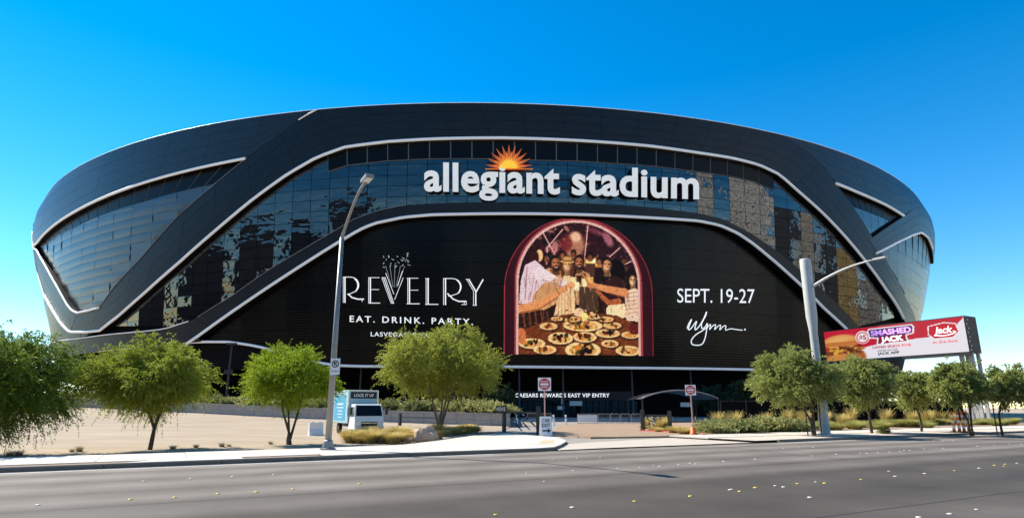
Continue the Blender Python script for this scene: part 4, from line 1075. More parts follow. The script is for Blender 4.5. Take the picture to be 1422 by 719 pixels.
tree('street_tree', 'grey green street tree just left of the small cell pole', rbase(1131, 2.8), 4.95, 2.5, 1.6, 53, m_leafC, m_bark, 3, 70, 46, 15, .18, .027, .4, .085, .35, .9, GR, off=(-.9, 0))
tree('street_tree', 'grey green street tree under the left half of the billboard', rbase(1211, 2.9), 4.7, 1.9, 1.7, 59, m_leafC, m_bark, 1, 64, 46, 15, .18, .027, .4, .08, .35, 1.5, GR, off=(-.2, 0))
tree('street_tree', 'smaller street tree left of the orange posts below the billboard', rbase(1280, 2.9), 4.0, 1.4, 1.6, 61, m_leafC, m_bark, 1, 50, 44, 15, .19, .028, .4, .07, .35, 1.3, GR)
tree('street_tree', 'street tree behind the orange striped posts', rbase(1350, 4.2), 4.2, 1.6, 1.8, 67, m_leafC, m_bark, 3, 54, 44, 15, .20, .03, .4, .075, .35, .9, GR, off=(-.3, 0))
tree('street_tree', 'thin street tree at the right edge right of the billboard post', rbase(1392, 3.5), 4.1, 1.5, 1.6, 71, m_leafC, m_bark, 1, 40, 30, 14, .22, .033, .4, .06, .35, 1.2, GR, off=(.9, 0))
tree('street_tree', 'farthest street tree half outside the right edge', (50.5, 52.5, .1), 4.9, 2.3, 2.0, 73, m_leafC, m_bark, 2, 44, 30, 13, .24, .036, .4, .07, .35, 1.2, GR)
# darker trees in the shade by the entrance and behind the wall
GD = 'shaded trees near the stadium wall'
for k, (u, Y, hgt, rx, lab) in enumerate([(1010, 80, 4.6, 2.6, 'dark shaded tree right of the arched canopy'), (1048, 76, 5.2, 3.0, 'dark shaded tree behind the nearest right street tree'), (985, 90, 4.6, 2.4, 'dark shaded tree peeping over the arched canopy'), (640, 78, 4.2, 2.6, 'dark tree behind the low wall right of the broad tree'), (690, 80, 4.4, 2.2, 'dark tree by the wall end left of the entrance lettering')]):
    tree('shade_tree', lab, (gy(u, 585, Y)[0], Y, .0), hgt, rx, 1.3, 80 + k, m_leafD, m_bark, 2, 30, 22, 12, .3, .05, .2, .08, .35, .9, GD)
print('trees done')

def clump(name, seed, n, h, spread, mt, kind='grass', lw=.012):
    rng = np.random.default_rng(seed)
    if kind == 'grass':
        a_ = rng.uniform(0, 2 * PI, n); r0 = spread * .35 * np.sqrt(rng.random(n)); L = h * rng.uniform(.55, 1.1, n); out = spread * rng.uniform(.1, 1.0, n)
        ca, sa = np.cos(a_), np.sin(a_); V = []
        for t0, t1 in ((0, .5), (.5, 1.0)):
            def pt(t): return np.stack([ca * (r0 + out * t ** 1.8), sa * (r0 + out * t ** 1.8), L * (t - .28 * t ** 3)], 1)
            sd_ = np.stack([-sa, ca, 0 * ca], 1)
            w0, w1 = lw * (1 - t0 * .8), lw * (1 - t1 * .85); p0, p1 = pt(t0), pt(t1)
            V.append(np.stack([p0 - sd_ * w0, p0 + sd_ * w0, p1 + sd_ * w1, p1 - sd_ * w1], 1))
        V = np.concatenate(V)
    else:
        nt_ = n // 10; st = np.zeros((nt_, 3)); st[:, :2] = rng.normal(0, spread * .3, (nt_, 2)); st[:, 2] = h * rng.uniform(.02, .35, nt_)
        d = rng.normal(0, .8, (nt_, 3)); d[:, 2] = np.abs(d[:, 2]) + .35; d /= np.linalg.norm(d, axis=1, keepdims=True)
        V = leaf_cloud(rng, st, d, rng.uniform(.5, 1, nt_) * h * .75, .15, 10, lw * 6, lw * 1.6)
        V[..., 2] = np.maximum(V[..., 2], 0.0)
    o = quads(name, V, mt); return o
m_gold = leaf_mat('golden_grass_blade', (0.46, 0.35, 0.10), (0.68, 0.54, 0.20), .42)
m_straw = leaf_mat('dry_grass_blade', (0.26, 0.20, 0.11), (0.44, 0.35, 0.20), .3)
m_sage = leaf_mat('sage_leaf', (0.26, 0.27, 0.08), (0.44, 0.43, 0.17), .42)
m_olive = leaf_mat('olive_leaf', (0.14, 0.16, 0.05), (0.28, 0.29, 0.10), .4)
m_verge = leaf_mat('verge_blade', (0.27, 0.28, 0.07), (0.48, 0.45, 0.14), .42)
protos = {}
for nm, args in dict(gold=('golden_tussock', 1, 700, .62, .55, m_gold, 'grass', .014), straw=('dry_tussock', 2, 220, .42, .4, m_straw, 'grass', .008), sage=('sage_bush', 3, 1500, .85, .95, m_sage, 'bush', .022), olive=('olive_bush', 4, 1500, .8, .9, m_olive, 'bush', .022), tall=('tall_tussock', 5, 260, 1.45, .55, m_gold, 'grass', .020), verge=('verge_tussock', 7, 600, .6, .7, m_verge, 'grass', .014), goldb=('golden_tussock', 6, 700, .55, .7, m_gold, 'grass', .014)).items():
    protos[nm] = [clump(*args), False]
def plant(kind, x, y, z, sc, label, group, rz=None, cat='plant'):
    o, used = protos[kind]
    if used: o = o.copy(); COL.objects.link(o)
    else: protos[kind][1] = True
    o.location = (x, y, z); o.scale = (sc, sc, sc * rnd.uniform(.85, 1.15)); o.rotation_euler = (0, 0, rnd.uniform(0, 6.28))
    for k_ in ('label', 'category', 'group'):
        if k_ in o: del o[k_]
    return tag(o, label, cat, group)
# golden grasses round the boulder
for k in range(80):
    u = rnd.uniform(482, 660); v0 = 615.5 - max(0, (u - 560)) * .11; v_ = v0 - rnd.uniform(0, 9) ** 1.0
    if 572 < u < 612 and v_ > 607: continue
    x, y, z = lotbase(u, v_)
    plant(rnd.choice(['gold', 'goldb', 'gold', 'straw']), x, y, z - .01, rnd.uniform(.95, 1.5), 'golden grass clump in the bed round the pale boulder', 'golden grasses round the boulder')
for u, v_ in ((660, 598.5), (652, 600), (656, 597)):
    x, y, z = lotbase(u, v_); plant('olive', x, y, z - .02, .62, 'dark low bush at the right end of the grass bed', 'dark low bushes ending the grass bed', cat='bush')
# dry tufts along the sidewalk on the left
for u, v_ in ((14, 635), (26, 634), (100, 629), (110, 628.5), (240, 625), (272, 623.5), (308, 622), (318, 621.5), (376, 618.5)):
    x, y, z = lotbase(u, v_ - 2); plant('straw', x, y, z, rnd.uniform(.45, .85), 'dry grass tuft beside the left sidewalk', 'dry tufts along the sand lot edge')
# planting bed on the right
def bedplant(kind, u, o_, sc, lab, grp, cat):
    lo, hi = 560.0, 640.0
    best = None
    for v_ in np.arange(586, 612, .25):
        x, y = gz(u, v_, .1)
        if best is None or abs(inv(x, y)[1] - o_) < best[0]: best = (abs(inv(x, y)[1] - o_), x, y)
    plant(kind, best[1], best[2], .09, sc, lab, grp, cat=cat)
for k in range(44):
    u = rnd.uniform(975, 1110); bedplant(rnd.choice(['sage', 'olive', 'sage']), u, rnd.uniform(6.7, 11.5), rnd.uniform(.9, 1.4), 'sage green bush between the right do not enter sign and the small cell pole', 'sage bushes right of the driveway', 'bush')
for k in range(70):
    u = rnd.uniform(1110, 1420); bedplant('verge', u, rnd.uniform(6.8, 12.5), rnd.uniform(.9, 1.35), 'yellow green grass clump behind the right sidewalk', 'yellow green grasses behind the right street trees', 'plant')
for k in range(20):
    u = rnd.uniform(985, 1330); bedplant('tall', u, rnd.uniform(10, 15), rnd.uniform(1.0, 1.45), 'tall pale seeding grass against the dark fence', 'tall grasses against the dark fence', 'plant')
for k in range(22):
    u = rnd.uniform(893, 962); v_ = 598.3 + max(0, (u - 905)) * .085 - rnd.uniform(0, 4)
    x, y = gz(u, v_, .1); plant(rnd.choice(['gold', 'goldb', 'tall']), x, y, .06, rnd.uniform(.7, 1.05), 'golden grass clump inside the red painted kerb', 'golden grasses by the red kerb')
bedplant('olive', 1228, 2.0, .6, 'small dark shrub in the gravel under the billboard trees', None, 'bush')
# bushes on the bank behind the low wall
for k in range(64):
    t = rnd.uniform(.3, 1.0); p = wall_at(t); d_ = rnd.uniform(.8, 5)
    plant(rnd.choice(['sage', 'olive', 'olive']), p[0] * (1 + d_ * .012), p[1] + d_, p[2] + WH - .15 + d_ * .03, rnd.uniform(1.1, 1.9), 'dusty bush on the bank behind the low wall', 'bushes behind the low wall', cat='bush')
# boulder
def boulder(name, label, loc, dims, seed, grp=None):
    rr_ = random.Random(seed); bm_v = []; nU, nV = 14, 9; b = MB()
    from mathutils import noise
    for j in range(nV + 1):
        th = PI * j / nV
        for i in range(nU):
            a_ = 2 * PI * i / nU; d = Vector((math.sin(th) * math.cos(a_), math.sin(th) * math.sin(a_), math.cos(th)))
            r_ = 1 + .28 * noise.noise(d * 1.3 + Vector((seed, 0, 0))) + .12 * noise.noise(d * 3.1 + Vector((0, seed, 0)))
            d = Vector((d.x * r_, d.y * r_, max(-.5, d.z * r_ * .9)))
            bm_v.append((d.x * dims[0], d.y * dims[1], d.z * dims[2] + dims[2] * .3))
    b.add(bm_v, [(j * nU + i, j * nU + (i + 1) % nU, (j + 1) * nU + (i + 1) % nU, (j + 1) * nU + i) for j in range(nV) for i in range(nU)])
    o = b.build(name, mat('sandstone', (.50, .36, .25), .9, vary=.2, scale=3, bump=.7, bscale=8)); o.location = loc
    return tag(o, label, 'rock', grp)
x, y, z = lotbase(591, 612.5); boulder('boulder', 'pale sandstone boulder among golden grasses beside the apron', (x, y, z + .1), (.75, .55, .62), 3)
x, y, z = lotbase(579, 607); boulder('boulder', 'smaller rock half hidden in grass left of the pale boulder', (x, y, z), (.5, .4, .4), 8)

# ================================================================== STREET FURNITURE
m_steel = mat('galvanised_steel', (0.26, 0.255, 0.245), .5, metal=.3, vary=.12, scale=5)
m_dsteel = mat('black_steel', (0.018, 0.018, 0.02), .5)
m_white = mat('gloss_white', (0.78, 0.78, 0.76), .35)
m_signred = mat('sign_red', (0.50, 0.03, 0.035), .4)
m_black = mat('print_black', (0.012, 0.012, 0.012), .6)
# street lamp on the left
lx, ly = gz(455, 624, .13); KT = np.array([-KN[0], -KN[1]])
lamp = thing('street_lamp', 'tall grey steel street lamp with a curved arm on the left sidewalk', 'street lamp', (lx, ly, .13))
zt = gy(474, 330, ly)[2] - .13
MB().tube([(0, 0, .35), (0, 0, zt)], [.125, .085], 12).build('pole', m_steel, lamp, True)
MB().lathe([(.30, 0), (.30, .05), (.22, .07), (.17, .32), (.13, .36)], n=12).build('base_plate', m_steel, lamp)
for k in range(4): MB().tube([(.25 * math.cos(k * PI / 2 + .8), .25 * math.sin(k * PI / 2 + .8), .03), (.25 * math.cos(k * PI / 2 + .8), .25 * math.sin(k * PI / 2 + .8), .12)], .025, 6).build('anchor_bolt', m_steel, lamp)
best = min(np.arange(.3, 5, .05), key=lambda s_: abs(711 + FPX * (lx + KT[0] * s_) / ((ly + KT[1] * s_) * CT + (9.2) * ST) - 509))
ex, ey = KT * best; ez = gy(509, 254, ly + ey)[2] - .13
arm = [(ex * t, ey * t, zt + (ez - zt) * (1 - (1 - t) ** 1.7)) for t in np.linspace(0, 1, 9)]
arm = [(0, 0, zt - .25)] + arm + [(ex + KT[0] * .1, ey + KT[1] * .1, ez + .01)]
MB().tube(arm, [.07, .075] + [.055] * 9 + [.05], 8).build('arm', m_steel, lamp, True)
hd_ = MB(); an = math.atan2(KT[1], KT[0])
hd_.box((ex + KT[0] * .3, ey + KT[1] * .3, ez + .06), (.75, .30, .12), an); hd_.box((ex + KT[0] * .2, ey + KT[1] * .2, ez + .15), (.4, .22, .08), an)
hl = hd_.build('luminaire', m_steel, lamp)
MB().box((ex + KT[0] * .35, ey + KT[1] * .35, ez - .008), (.5, .24, .02), an).build('lens', mat('lamp_lens', (.7, .7, .65), .2), hl)
# no parking sign strapped to that lamp
nz_ = gy(462, 509, ly)[2]; sg = thing('no_parking_sign', 'small white no parking sign strapped to the left street lamp', 'sign', (lx + .12, ly - .16, nz_ - .32), 0)
MB().box((0, 0, .32), (.36, .012, .62)).build('plate', m_white, sg)
ringb = MB(); n_ = 20
for k in range(n_):
    a0, a1 = 2 * PI * k / n_, 2 * PI * (k + 1) / n_
    ringb.add([(.14 * math.cos(a0), -.012, .42 + .14 * math.sin(a0)), (.14 * math.cos(a1), -.012, .42 + .14 * math.sin(a1)), (.105 * math.cos(a1), -.012, .42 + .105 * math.sin(a1)), (.105 * math.cos(a0), -.012, .42 + .105 * math.sin(a0))], [(0, 1, 2, 3)])
ringb.add([(-.10, -.013, .50), (-.08, -.013, .53), (.10, -.013, .34), (.08, -.013, .31)], [(3, 2, 1, 0)]); ringb.build('ban_ring', m_black, sg)
text_flat('P', (-.055, -.010, .345), (1, 0, 0), (0, 0, 1), .11, .15, m_black, sg, 'letter', .02)
text_flat('NO PARKING', (-.14, -.010, .12), (1, 0, 0), (0, 0, 1), .28, .055, m_black, sg, 'lettering'); 
MB().box((0, .04, .32), (.30, .09, .05)).build('strap', m_steel, sg)
# small cell pole on the right
px_, py_ = gz(1146, 602.5, .12)
sc_ = thing('small_cell_pole', 'thick pale grey pole with wide cylindrical top and long thin lamp arm', 'pole', (px_, py_, .11))
zt = gy(1118, 360, py_)[2] - .11; z2 = gy(1126, 440, py_)[2] - .11; z3 = gy(1129, 462, py_)[2] - .11
m_pole = mat('pale_pole_paint', (.50, .50, .47), .5, vary=.08, scale=3)
MB().lathe([(.42, 0), (.42, .06), (.30, .08), (.285, 1.2), (.25, 1.3), (.235, z3), (.24, z3 + .02)], n=16).build('pole', m_pole, sc_, True)
MB().lathe([(.23, z3), (.33, z2), (.335, zt - .1), (.31, zt), (0.0, zt + .03)], n=16).build('antenna_shroud', m_pole, sc_, True)
za = gy(1127, 402, py_)[2] - .11
bs_ = min(np.arange(1, 9, .05), key=lambda s_: abs(711 + FPX * (px_ + KT[0] * s_) / ((py_ + KT[1] * s_) * CT + (9.6) * ST) - 1212))
ex, ey = KT * bs_; ez = gy(1214, 360, py_ + ey)[2] - .11
arm = [(ex * t, ey * t, za + (ez - za) * (1 - (1 - t) ** 2.0)) for t in np.linspace(0.03, 1, 10)]
MB().tube(arm, list(np.linspace(.10, .045, 10)), 8).build('lamp_arm', m_pole, sc_, True)
an = math.atan2(KT[1], KT[0])
MB().box((ex + KT[0] * .25, ey + KT[1] * .25, ez + .01), (.7, .26, .09), an).build('luminaire', m_pole, sc_)
MB().box((0, -.29, 1.75), (.34, .16, .7)).build('equipment_box', m_pole, sc_)
MB().box((.0, -.302, 3.0), (.3, .02, .45)).build('notice_plate', m_white, sc_)
# dark posts beside the street tree stakes
for k, (u, lab) in enumerate(((1122, 'thin dark tree stake left of the nearest right street tree trunk'), (1141, 'thin dark tree stake against the small cell pole'), (1385, 'thin dark tree stake by the far right street tree'))):
    bx, by, _ = rbase(u, 2.6); o = MB().tube([(0, 0, -.1), (.02, .0, 1.5), (.03, 0, 1.75)], [.035, .033, .03], 7); o.box((.06, 0, 1.5), (.14, .03, .05)); o = o.build('tree_stake', m_bark); o.location = (bx, by, .1); tag(o, lab, 'stake', 'tree stakes on the right')

# do not enter signs
def dne(name, label, base, hgt, size, rz):
    t_ = thing(name, label, 'sign', base, rz, 'do not enter signs at the driveway')
    MB().tube([(0, .03, -.05), (0, .03, hgt - .05)], .035, 8).build('post', mat('red_post', (.55, .30, .25), .5), t_)
    zc = hgt - size / 2; p = MB().box((0, 0, zc), (size, .012, size)).build('plate', m_white, t_)
    n_ = 28; r_ = size * .44
    MB().add([(r_ * math.cos(2 * PI * k / n_), -.010, zc + r_ * math.sin(2 * PI * k / n_)) for k in range(n_)], [tuple(range(n_))]).build('red_disc', m_signred, t_)
    MB().box((0, -.014, zc), (size * .66, .004, size * .15)).build('white_bar', m_white, t_)
    text_flat('DO NOT', (-size * .27, -.014, zc + size * .14), (1, 0, 0), (0, 0, 1), size * .54, size * .13, m_white, t_, weight=.02)
    text_flat('ENTER', (-size * .25, -.014, zc - size * .28), (1, 0, 0), (0, 0, 1), size * .50, size * .13, m_white, t_, weight=.02)
    return t_
x, y = gz(757, 603.5, .13); dne('do_not_enter_sign', 'do not enter sign with an A-frame sign at its foot', (x, y, .13), 3.25, .76, -.03)
x, y = gz(963, 603, .1); d2 = dne('do_not_enter_sign', 'do not enter sign in an orange base by the red kerb', (x, y, .06), 2.95, .62, -.2)
m_orange = mat('orange_plastic', (.72, .17, .03), .5)
MB().lathe([(.22, 0), (.22, .12), (.17, .16), (.15, .42), (.05, .48)], n=14).build('orange_base', m_orange, d2, True)
# A-frame sign
x, y = gz(758, 605.0, .13); af = thing('a_frame_sign', 'leaning white A-frame sign with a black arrow below the do not enter sign', 'sign', (x, y, .135), .12)
ph_ = 1.05
for s_ in (-1, 1):
    MB().add([(-.32, s_ * .28, 0), (.32, s_ * .28, 0), (.32, s_ * .03, ph_), (-.32, s_ * .03, ph_), (-.32, s_ * .28 + .02, 0), (.32, s_ * .28 + .02, 0), (.32, s_ * .03 + .02, ph_), (-.32, s_ * .03 + .02, ph_)], [(0, 1, 2, 3), (7, 6, 5, 4), (0, 4, 5, 1), (1, 5, 6, 2), (2, 6, 7, 3), (3, 7, 4, 0)]).build('panel', m_white, af)
upv = Vector((0, .25, ph_)).normalized()
def afp(z): return (0, -.28 + .25 * z / ph_ - .008, z)
text_flat('CAR', (-.22, afp(.74)[1], .74), (1, 0, 0), upv, .44, .2, m_black, af, weight=.02); text_flat('EXIT', (-.24, afp(.48)[1], .48), (1, 0, 0), upv, .48, .2, m_black, af, weight=.02)
ar_ = [(-.22, .25), (.08, .25), (.08, .16), (.25, .29), (.08, .42), (.08, .33), (-.22, .33)]
MB().add([(a_, afp(z_)[1], z_) for a_, z_ in ar_], [tuple(range(7))]).build('arrow', m_black, af)

# swing gates at the driveway
m_gw = mat('gate_stripe_white', (.62, .62, .6), .5)
def gate(label, a_, b_, hgt, board=None, nbr=3):
    A = np.array(gz(*a_)); B = np.array(gz(*b_)); L = float(np.hypot(*(B - A))); rz = math.atan2(B[1] - A[1], B[0] - A[0])
    t_ = thing('swing_gate', label, 'gate', (A[0], A[1], 0.0), rz, 'black swing gates at the driveway')
    for x_, hh_ in ((0, hgt * 1.05), (L, hgt)): MB().box((x_, 0, hh_ / 2), (.22, .22, hh_)).build('post', m_dsteel, t_)
    MB().box((L / 2, 0, hgt * .78), (L - .22, .08, .10)).build('top_rail', m_dsteel, t_)
    for k in range(nbr):
        x0 = L * (.12 + .22 * k); p0 = Vector((x0, 0, hgt * .72)); p1 = Vector((min(x0 + L * .42, L - .12), 0, .18 + .1 * k)); n_ = 7
        for q_ in range(n_): MB().tube([p0.lerp(p1, q_ / n_), p0.lerp(p1, (q_ + 1) / n_ - .01)], .045, 6).build('brace', m_gw if (q_ % 3 == 0) else m_dsteel, t_)
    if board:
        MB().box((L * .0 - .1, -.16, hgt * .90), (1.5, .05, .42)).build('board', m_black, t_)
        for k in range(6): MB().box((-.68 + .22 * k, -.19, hgt * .90), (.13, .01, .2 + .06 * (k % 3))).build('reflector', m_white, t_)
    return t_
gate('black swing gate with striped braces beside the left do not enter sign', (700, 600), (748, 603.5), 1.75, True)
gate('black swing gate with striped braces in front of the arched canopy', (893, 598.5), (931, 599.5), 1.45)
t_ = gate('black swing gate among the trunks of the broad tree', (555, 594), (610, 596.5), 1.15, None, 0)
# bollards and crowd barriers in front of the doors
for k, (u, lab) in enumerate(((691, 'white bollard left of the left swing gate post'), (701, 'white bollard behind the left swing gate board'), (718, 'white bollard behind the left swing gate braces'), (769, 'white bollard right of the A-frame sign'), (786, 'white bollard nearest the white banner barrier'))):
    x, y = gz(u, 591, 0.0); o = MB().lathe([(.0, 1.02), (.07, 1.0), (.085, .92), (.085, 0)], n=12)
    tb_ = thing('bollard', lab, 'bollard', (x, y, 0), 0, 'white bollards in front of the entrance')
    o.build('post', m_white, tb_, True); MB().lathe([(.09, .70), (.09, .80)], n=12).build('reflective_band', m_steel, tb_); MB().lathe([(.16, 0), (.16, .03), (.0, .035)], n=12).build('base_plate', m_steel, tb_)
def barrier(label, u0, u1, v_, banner=False):
    A = np.array(gz(u0, v_)); B = np.array(gz(u1, v_)); L = float(np.hypot(*(B - A)))
    t_ = thing('crowd_barrier', label, 'barrier', (A[0], A[1], 0.0), math.atan2(*(B - A)[::-1]), 'steel crowd barriers at the entrance')
    MB().tube([(0.02, 0, .15), (.02, 0, 1.02), (.06, 0, 1.08), (L - .06, 0, 1.08), (L - .02, 0, 1.02), (L - .02, 0, .15)], .03, 6).build('frame', m_steel, t_)
    MB().tube([(.02, 0, .22), (L - .02, 0, .22)], .02, 6).build('bottom_rail', m_steel, t_)
    n_ = max(4, int(L / .16))
    for k in range(1, n_): MB().tube([(L * k / n_, 0, .22), (L * k / n_, 0, 1.07)], .011, 5).build('bar', m_steel, t_)
    for x_ in (.25, L - .25): MB().tube([(x_, -.28, .0), (x_, 0, .2), (x_, .28, .0)], .022, 5).build('foot', m_steel, t_)
    if banner: MB().box((L / 2, -.045, .66), (L - .05, .015, .66)).build('banner', m_white, t_)
barrier('crowd barrier with a plain white banner right of the bollards', 802, 830, 590.5, True)
for u0, u1, lab in ((831.5, 847, 'crowd barrier just right of the white banner'), (848.5, 861, 'second crowd barrier from the white banner'), (862.5, 876, 'third crowd barrier from the white banner'), (877.5, 890, 'fourth crowd barrier from the white banner')): barrier(lab, u0, u1, 590.0)
for k, (u0, u1) in enumerate(((732, 748), (750, 766))): barrier('crowd barrier behind the left do not enter sign' if k == 0 else 'crowd barrier behind the first bollard right of the A-frame sign', u0, u1, 588.5)
# arched canopy
A = np.array(gy(893, 585, 72)[:2]); cw = gy(998, 560, 72)[0] - A[0]
cn = thing('arched_canopy', 'dark arched metal canopy over the right of the entrance', 'canopy', (float(A[0]), 72.0, 0), 0)
za = gy(945, 541.5, 72)[2]; ze = gy(893, 553, 72)[2]; dep = 9.0; n_ = 12
m_can = mat('canopy_metal', (.05, .06, .085), .35, spec=.7)
def cpt(t, y_): return (cw * t, y_, ze + (za - ze) * math.sin(PI * t) ** .8)
for k in range(n_):
    t0, t1 = k / n_ + .002, (k + 1) / n_ - .002; P0 = [cpt(t0, 0), cpt(t1, 0), cpt(t1, dep), cpt(t0, dep)]; P1 = [(p[0], p[1], p[2] - .08) for p in P0]
    MB().add(P0 + P1, [(0, 1, 2, 3), (7, 6, 5, 4), (0, 4, 5, 1), (1, 5, 6, 2), (2, 6, 7, 3), (3, 7, 4, 0)]).build('roof_panel', m_can, cn)
MB().tube([cpt(t, -.03) for t in np.linspace(0, 1, 25)], .07, 6).build('edge_tube', m_steel, cn, True)
for x_, y_ in ((0.05, .1), (cw - .05, .1), (.05, dep - .1), (cw - .05, dep - .1)): MB().tube([(x_, y_, -.05), (x_, y_, ze + .05)], .09, 8).build('post', m_dsteel, cn)
MB().tube([cpt(t, dep / 2) for t in np.linspace(0, 1, 25)], .05, 6).build('rib', m_dsteel, cn, True)
# dark perimeter fence behind the right planting bed
FA = np.array([gy(1003, 590, 66)[0], 66.0]); FB = np.array([gy(1342, 590, 62)[0], 62.0]); L = float(np.hypot(*(FB - FA)))
fc = thing('perimeter_fence', 'black screened fence behind the right planting bed', 'fence', (float(FA[0]), float(FA[1]), 0), math.atan2(*(FB - FA)[::-1]))
npn = int(L / 2.4)
for k in range(npn):
    x0 = L * k / npn
    MB().box((x0 + L / npn / 2, 0, 1.2), (L / npn - .12, .03, 2.15)).build('screen_panel', mat('fence_screen', (.006, .0065, .007), .9, spec=.05), fc)
    MB().box((x0, 0, 1.2), (.09, .09, 2.5)).build('post', m_dsteel, fc)
MB().box((L / 2, -.04, 2.33), (L, .06, .06)).build('top_rail', m_dsteel, fc)
# orange striped posts
for k, (u, lab) in enumerate(((1325.5, 'orange striped post, leftmost of the four below the billboard'), (1333, 'orange striped post, second from left below the billboard'), (1339.5, 'orange striped post, third from left below the billboard'), (1346, 'orange striped post, rightmost of the four below the billboard'))):
    x, y = gz(u, 599.8, .12); t_ = thing('striped_post', lab, 'traffic post', (x, y, .11), rnd.uniform(0, 1), 'orange striped posts on the right sidewalk')
    MB().box((0, 0, .04), (.42, .42, .08), 0, 0, .9).build('base', m_black, t_)
    for j in range(7): MB().lathe([(.095 - .004 * j, .08 + .17 * j), (.095 - .004 * (j + 1), .08 + .17 * (j + 1))], n=12).build('band', m_white if j % 2 and j < 6 else m_orange, t_, True)
    MB().lathe([(.066, 1.27), (.03, 1.33), (.03, 1.38), (0.0, 1.40)], n=12).build('handle', m_orange, t_, True)
# dark posts behind the low wall on the left
Y = 70; x, _, z = gy(313, 562, Y); dp = thing('lot_light_pole', 'thin black light pole behind the low wall between two lime trees', 'pole', (x, Y, z - .2))
hz = gy(315, 477, Y)[2] - z + .2; MB().tube([(0, 0, 0), (0, 0, hz)], [.16, .10], 8).build('pole', m_dsteel, dp)
MB().box((0, -.1, hz), (1.1, .4, .16)).build('luminaire', m_dsteel, dp); MB().box((0, -.1, hz * .55), (.9, .3, .45)).build('speaker_box', m_dsteel, dp)
MB().lathe([(.35, 0), (.35, .5), (.17, .55)], n=10).build('footing', m_wall, dp)

# ================================================================== DELIVERY TRUCK
tx, ty, tz = lotbase(496, 602.5); trk = thing('box_truck', 'small white and aqua box truck parked at the edge of the sand lot', 'truck', (tx, ty, tz + .01), R(29)); trk.scale = (.97, .97, .97)
# truck frame: -y is forward
m_tw = mat('truck_white', (.72, .74, .74), .35, vary=.04, scale=2); m_aqua = mat('aqua_print', (.05, .36, .56), .4); m_paleaq = mat('pale_aqua', (.36, .55, .60), .45)
m_tglass = mat('windscreen', (.006, .007, .008), .12, spec=.2); m_tyre = mat('tyre', (.015, .015, .015), .85); m_trim = mat('dark_plastic', (.02, .02, .022), .5); m_chrome = mat('truck_chrome', (.55, .55, .55), .25, metal=1.0)
W_, LB, HB, ZB = 2.0, 3.9, 2.12, .72
def rbox(b, x0, x1, y0, y1, z0, z1, c=.06, mi=0):
    prof = [(x0 + c, z0), (x1 - c, z0), (x1, z0 + c), (x1, z1 - c), (x1 - c, z1), (x0 + c, z1), (x0, z1 - c), (x0, z0 + c)]
    n = 8; b.add([(p[0], y0, p[1]) for p in prof] + [(p[0], y1, p[1]) for p in prof], [tuple(range(n)), tuple(range(2 * n - 1, n - 1, -1))] + [(i, n + i, n + (i + 1) % n, (i + 1) % n) for i in range(n)], mi); return b
cab_y0, cab_y1 = -2.6, -1.05; by0 = -1.0; by1 = by0 + LB
cargo = rbox(MB(), -W_ / 2, W_ / 2, by0, by1, ZB, ZB + HB, .04).build('cargo_box', m_paleaq, trk)
MB().box((-W_ / 2 - .006, (by0 + by1) / 2 + .1, ZB + HB * .47), (.008, LB * .78, HB * .78)).build('side_print', m_aqua, cargo)
for k, (yy, zz, ww, hh_) in enumerate(((.9, 1.95, 1.6, .10), (.9, 1.72, 1.9, .06), (.9, 1.5, 1.2, .06), (.9, 1.3, 1.5, .05), (.9, 1.1, 1.0, .05))): MB().box((-W_ / 2 - .014, yy, zz), (.006, ww, hh_)).build('print_stripe', m_white, cargo)
for x_ in (-W_ / 2 + .03, W_ / 2 - .03): MB().box((x_, by0 - .012, ZB + HB / 2), (.07, .02, HB - .02)).build('corner_rail', m_chrome, cargo)
MB().box((0, by0 - .012, ZB + HB - .03), (W_ - .14, .02, .06)).build('top_rail', m_chrome, cargo)
MB().box((0.02, by0 - .016, ZB + HB - .33), (W_ * .86, .016, .42)).build('name_panel', m_black, cargo)
text_flat('LOCK IT UP', (-.62, by0 - .03, ZB + HB - .43), (1, 0, 0), (0, 0, 1), 1.3, .19, m_white, cargo, weight=.03)
MB().box((0, (by0 + by1) / 2 - .2, ZB - .14), (.75, LB + 1.9, .2)).build('chassis', m_trim, trk)
cb = MB(); cwid = .92; ZC = .38; hc_ = 1.56
pr = [(cab_y0, ZC), (cab_y0 - .04, ZC + .50), (cab_y0 + .04, ZC + .78), (cab_y0 + .30, ZC + hc_ - .06), (cab_y0 + .42, ZC + hc_), (cab_y1, ZC + hc_), (cab_y1, ZC)]
n = len(pr); inset = [0, 0, 0, .07, .10, .10, 0]
cb.add([(-cwid + i_, p[0], p[1]) for p, i_ in zip(pr, inset)] + [(cwid - i_, p[0], p[1]) for p, i_ in zip(pr, inset)], [tuple(range(n)), tuple(range(2 * n - 1, n - 1, -1))] + [(i, n + i, n + (i + 1) % n, (i + 1) % n) for i in range(n)])
cab = cb.build('cab', m_tw, trk)
a0, a1 = Vector(pr[2] + (0,)), Vector(pr[3] + (0,))
def wp(x_, t, o_=.012): y_ = pr[2][0] + (pr[3][0] - pr[2][0]) * t; z_ = pr[2][1] + (pr[3][1] - pr[2][1]) * t; return (x_, y_ - o_, z_ + o_ * .35)
MB().add([wp(-.84, .06), wp(.84, .06), wp(.78, .95), wp(-.78, .95)], [(0, 1, 2, 3)]).build('windscreen', m_tglass, cab)
